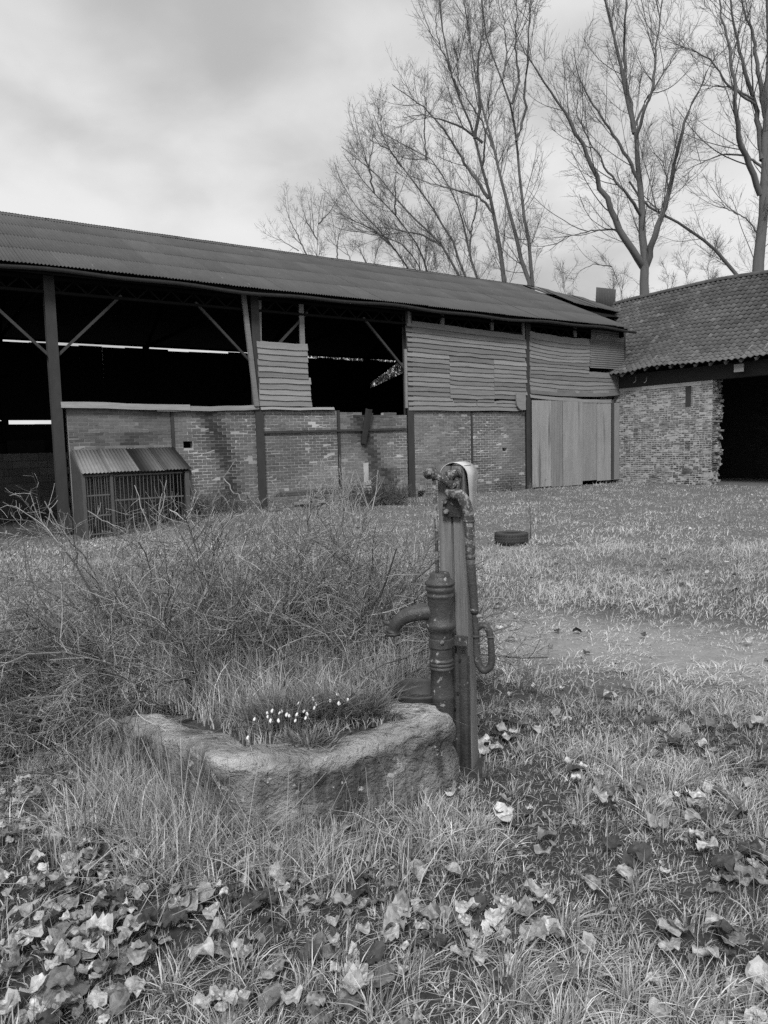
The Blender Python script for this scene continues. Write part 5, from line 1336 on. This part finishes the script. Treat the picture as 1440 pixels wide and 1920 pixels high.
clump(610, 1340, 460, .085, .22, [(562, 1317), (593, 1318), (591, 1325), (575, 1344), (588, 1308), (620, 1312)], 'snowdrop clump behind the front rim with few flowers')
clump(678, 1335, 420, .07, .22, [(636, 1316), (653, 1310), (634, 1300)], 'dark leafy snowdrop clump towards the pump end of the trough')
clump(575, 1385, 240, .06, .09, [], 'low leafy clump without flowers at the front rim of the trough')
# long grass leaves growing in and behind the trough
def trough_grass():
    n = 8500; x = rng.uniform(TI[:, 0].min(), TI[:, 0].max() + .1, n); y = rng.uniform(TI[:, 1].min(), TI[:, 1].max() + .35, n)
    ins = in_poly(x, y, TI); z = np.where(ins, .31, 0)
    keep = (ins & (rng.random(n) < .75)) | ((y > TC[1] + .25) & ~in_poly(x, y, TO)); x, y, z, ins = x[keep], y[keep], z[keep], ins[keep]; n = len(x)
    back = sstep((y - TC[1] - .0) / .3); rgt = sstep((x + .45) / .5)
    h = rng.uniform(.05, .12, n) * (1 + 1.6 * back) + (~ins) * .30
    front = (y < TC[1] - .05) & (x > -.75); h = np.where(front, h * .6, h)
    V, T, t = blades(np.stack([x, y, z], 1), h, rng.uniform(.0025, .0062, n), rng.uniform(0, 6.28, n), np.abs(rng.normal(.5, .3, n)), rng.uniform(1.4, 2.2, n), rng.normal(0, .35, n) - .1, 3)
    o = link(np_mesh('trough_grass', V, T, t, m_grass), 'trough_grass'); o['kind'] = 'stuff'; o['label'] = 'long grass growing inside and behind the trough'; o['category'] = 'grass'
trough_grass()
# dry stalks round the left end of the trough
def stalks():
    n = 560; px = np.concatenate([rng.uniform(150, 440, 300), rng.uniform(330, 560, 190), rng.uniform(560, 860, 30), rng.uniform(0, 1440, 40)]); py = np.concatenate([rng.uniform(1430, 1620, 300), rng.uniform(1480, 1660, 190), rng.uniform(1500, 1640, 30), rng.uniform(1350, 1850, 40)])
    P = np.array([ground_at(a, b) for a, b in zip(px, py)]); keep = ~in_poly(P[:, 0], P[:, 1], TO); P = P[keep]; n = len(P)
    L = rng.uniform(.16, .46, n); a = rng.uniform(0, 6.28, n); tl = np.abs(rng.normal(.3, .32, n)); tl = np.where(rng.random(n) < .12, 1.25, tl)
    d = np.stack([np.cos(a) * np.sin(tl), np.sin(a) * np.sin(tl), np.cos(tl)], 1); Q = [P + np.array([0, 0, .0])]; cur = Q[0]
    for k in range(5): cur = cur + d * (L / 5)[:, None]; Q.append(cur); d = d + rng.normal(0, .06, (n, 3)); d[:, 2] -= .04; d /= np.linalg.norm(d, axis=1, keepdims=True)
    Q = np.stack(Q, 1); Q[:, :, 2] = np.maximum(Q[:, :, 2], gz(Q[:, :, 0], Q[:, :, 1]) + .01)
    V, T, t = vtube(Q, np.linspace(1, .5, 6)[None] * rng.uniform(.0009, .0021, n)[:, None], 4, rng.uniform(-.6, .6, n))
    o = link(np_mesh('dry_stalks', V, T, t, m_straw), 'dry_stalks'); o['kind'] = 'stuff'; o['label'] = 'pale dry grass stalks around the trough'; o['category'] = 'grass stalks'
stalks()

# ================================================================== FALLEN LEAVES
m_leaf = mat('dead_leaf', .32, [(14, .35, ONE, 4), (60, .25, ONE, 4)], rough=.8, spec=.25, leafy=.18, bump=(70, ONE, .006, 4))
def leaf_mesh(i):
    r = np.random.default_rng(900 + i); n = 20; rings = (.0, .3, .55, .8, 1.0)
    th = np.linspace(0, 2 * math.pi, n, endpoint=False)
    # heart/deltoid outline, tip at +x
    rad = .050 * (1 + .10 * np.cos(th) + .06 * np.cos(3 * th)) * (1 + .035 * r.normal(0, 1, n)); rad[0] *= 1.1; rad[n // 2] *= .82
    V = [(0, 0, 0)]; cu, cv = r.uniform(-7, 12), r.uniform(-6, 10); ph = r.uniform(0, 6)
    for q in rings[1:]:
        x, y = rad * q * np.cos(th), rad * q * np.sin(th)
        z = cu * y * y + cv * x * x + .012 * q * q * np.sin(3 * th + ph) + .004 * np.sin(150 * x + ph) * q + (.0065 * q) * r.normal(0, 1, n) - .18 * np.abs(y) * (i % 3 == 0)
        V += list(zip(x, y, z))
    F = [(0, 1 + k, 1 + (k + 1) % n) for k in range(n)]
    for j in range(3):
        for k in range(n): F.append((1 + j * n + k, 1 + (j + 1) * n + k, 1 + (j + 1) * n + (k + 1) % n, 1 + j * n + (k + 1) % n))
    return np.array(V), F
LEAF = [leaf_mesh(i) for i in range(14)]
LT = []
for k in range(14):      # blotches of rot, and a darker midrib
    V_, F_ = LEAF[k]; c_ = np.array([V_[list(q)].mean(0) for q in F_])
    LT.append([float((fbm(p[0] * 55 + k * 7, p[1] * 55, 400, 2) - .5) * 1.5 - .3 * math.exp(-(p[1] / .004) ** 2)) for p in c_])
def leaf_field():
    def dens(x, y):
        n1 = fbm(x * 1.1, y * 1.1, 201); n2 = fbm(x * 3.2, y * 3.2, 203, 2)
        near = sstep((4.3 - y) / 1.6); lft = sstep((.1 - x) / 1.0)
        return np.clip((n1 - .20) * .55 * (.4 + .9 * near * (.95 + .15 * lft)) + (n2 - .42) * 1.5 * (.35 + .65 * near), 0.06, 1)
    x, y = scatter(19000, 1.45, 9.5, .4, .8); m = ~blocked(x, y) & (rng.random(len(x)) < dens(x, y) * np.where(y < 4, .62, .10)); x, y = x[m], y[m]
    vis = np.abs(x) < y * .56 + .1
    o = np.argsort(np.where(vis, y, y + 3)); x, y = x[o], y[o]
    tones = (-.78, -.45, -.05, .3, .7); names = ('nearly black', 'dark', 'mid-grey', 'pale', 'whitish'); shapes = ('flat', 'cupped', 'curled')
    cache = {}
    def pose():
        s = .3 + .55 * rng.random() ** 1.3; til = abs(rng.normal(0, .26)); return s, til, rng.uniform(0, 6.28), rng.uniform(0, 6.28)
    count = min(300, len(x)); rest = MB()
    pr = np.array([.20, .20, .28, .22, .10])
    for i in range(len(x)):
        k = int(rng.integers(0, 14)); tn = int(rng.choice(5, p=pr)); s, til, ax, rz = pose()
        z = float(gz(x[i], y[i])) + rng.uniform(.018, .06) + .03 * math.sin(til) * s
        M_ = Matrix.Translation((x[i], y[i], z)) @ Matrix.Rotation(til, 4, Vector((math.cos(ax), math.sin(ax), 0))) @ Matrix.Rotation(rz, 4, 'Z') @ Matrix.Scale(s, 4)
        if i < count:
            if (k, tn) not in cache:
                mb = MB(); mb.add(LEAF[k][0], LEAF[k][1], tones[tn]); mb.t = [(1 + q) * (1 + LT[k][j]) - 1 for j, q in enumerate(mb.t)]; cache[(k, tn)] = mb.mesh('fallen_leaf', m_leaf, True)
            o_ = link(cache[(k, tn)], 'fallen_leaf'); o_.matrix_world = M_
            side = 'left of the trough' if x[i] < -.75 else ('before the trough' if x[i] < .3 else 'right of the pump')
            dist = 'close to the viewer' if y[i] < 2.3 else ('further back' if y[i] > 3.1 else 'in the middle')
            size = 'small' if s < .5 else ('large' if s > .74 else 'medium')
            o_['label'] = f'{size} {names[tn]} {"tilted" if til > .5 else shapes[k % 3]} dead leaf {side}, {dist}'
            o_['category'] = 'leaf'; o_['group'] = 'fallen poplar leaves in the grass'
        else:
            Mn = np.array(M_); V = LEAF[k][0] @ Mn[:3, :3].T + Mn[:3, 3]; rest.add(V, LEAF[k][1], tones[tn]); rest.t[-len(LEAF[k][1]):] = [(1 + tones[tn]) * (1 + q) - 1 for q in LT[k]]
    ob = rest.build('leaf_litter', m_leaf, None, True); ob['kind'] = 'stuff'; ob['label'] = 'scattered dead leaves further back in the yard'; ob['category'] = 'leaves'
    # crumbs of leaf far across the yard
    n = 1300; x, y = scatter(n, 7, 28, .5, .8); m = ~blocked(x, y) & (fbm(x * .8, y * .8, 205) > .46); x, y = x[m], y[m]; n = len(x)
    V, T, t = blades(np.stack([x, y, gz(x, y) + .05], 1), rng.uniform(.02, .05, n), rng.uniform(.025, .06, n), rng.uniform(0, 6.28, n), rng.uniform(.8, 2, n), np.full(n, 1.3), rng.uniform(-.7, .9, n), 2)
    ob = link(np_mesh('leaf_crumbs', V, T, t, m_leaf), 'leaf_crumbs'); ob['kind'] = 'stuff'; ob['label'] = 'small leaf crumbs across the far yard grass'; ob['category'] = 'leaves'
leaf_field()
# low broad-leaved weeds in the near grass
def weeds():
    n = 3600; x, y = scatter(n, 1.4, 4.6, .3, 1.1); m = ~blocked(x, y) & (fbm(x * 1.6, y * 1.6, 301) > .53); x, y = x[m], y[m]; n = len(x)
    V, T, t = blades(np.stack([x, y, gz(x, y) + rng.uniform(.005, .04, n)], 1), rng.uniform(.010, .026, n), rng.uniform(.010, .020, n), rng.uniform(0, 6.28, n), rng.uniform(.6, 2.2, n), np.full(n, 1.2), rng.uniform(-.7, -.1, n), 3)
    o = link(np_mesh('weeds', V, T, t, m_grass), 'weeds'); o['kind'] = 'stuff'; o['label'] = 'low broad-leaved weeds among the near grass'; o['category'] = 'weeds'
weeds()
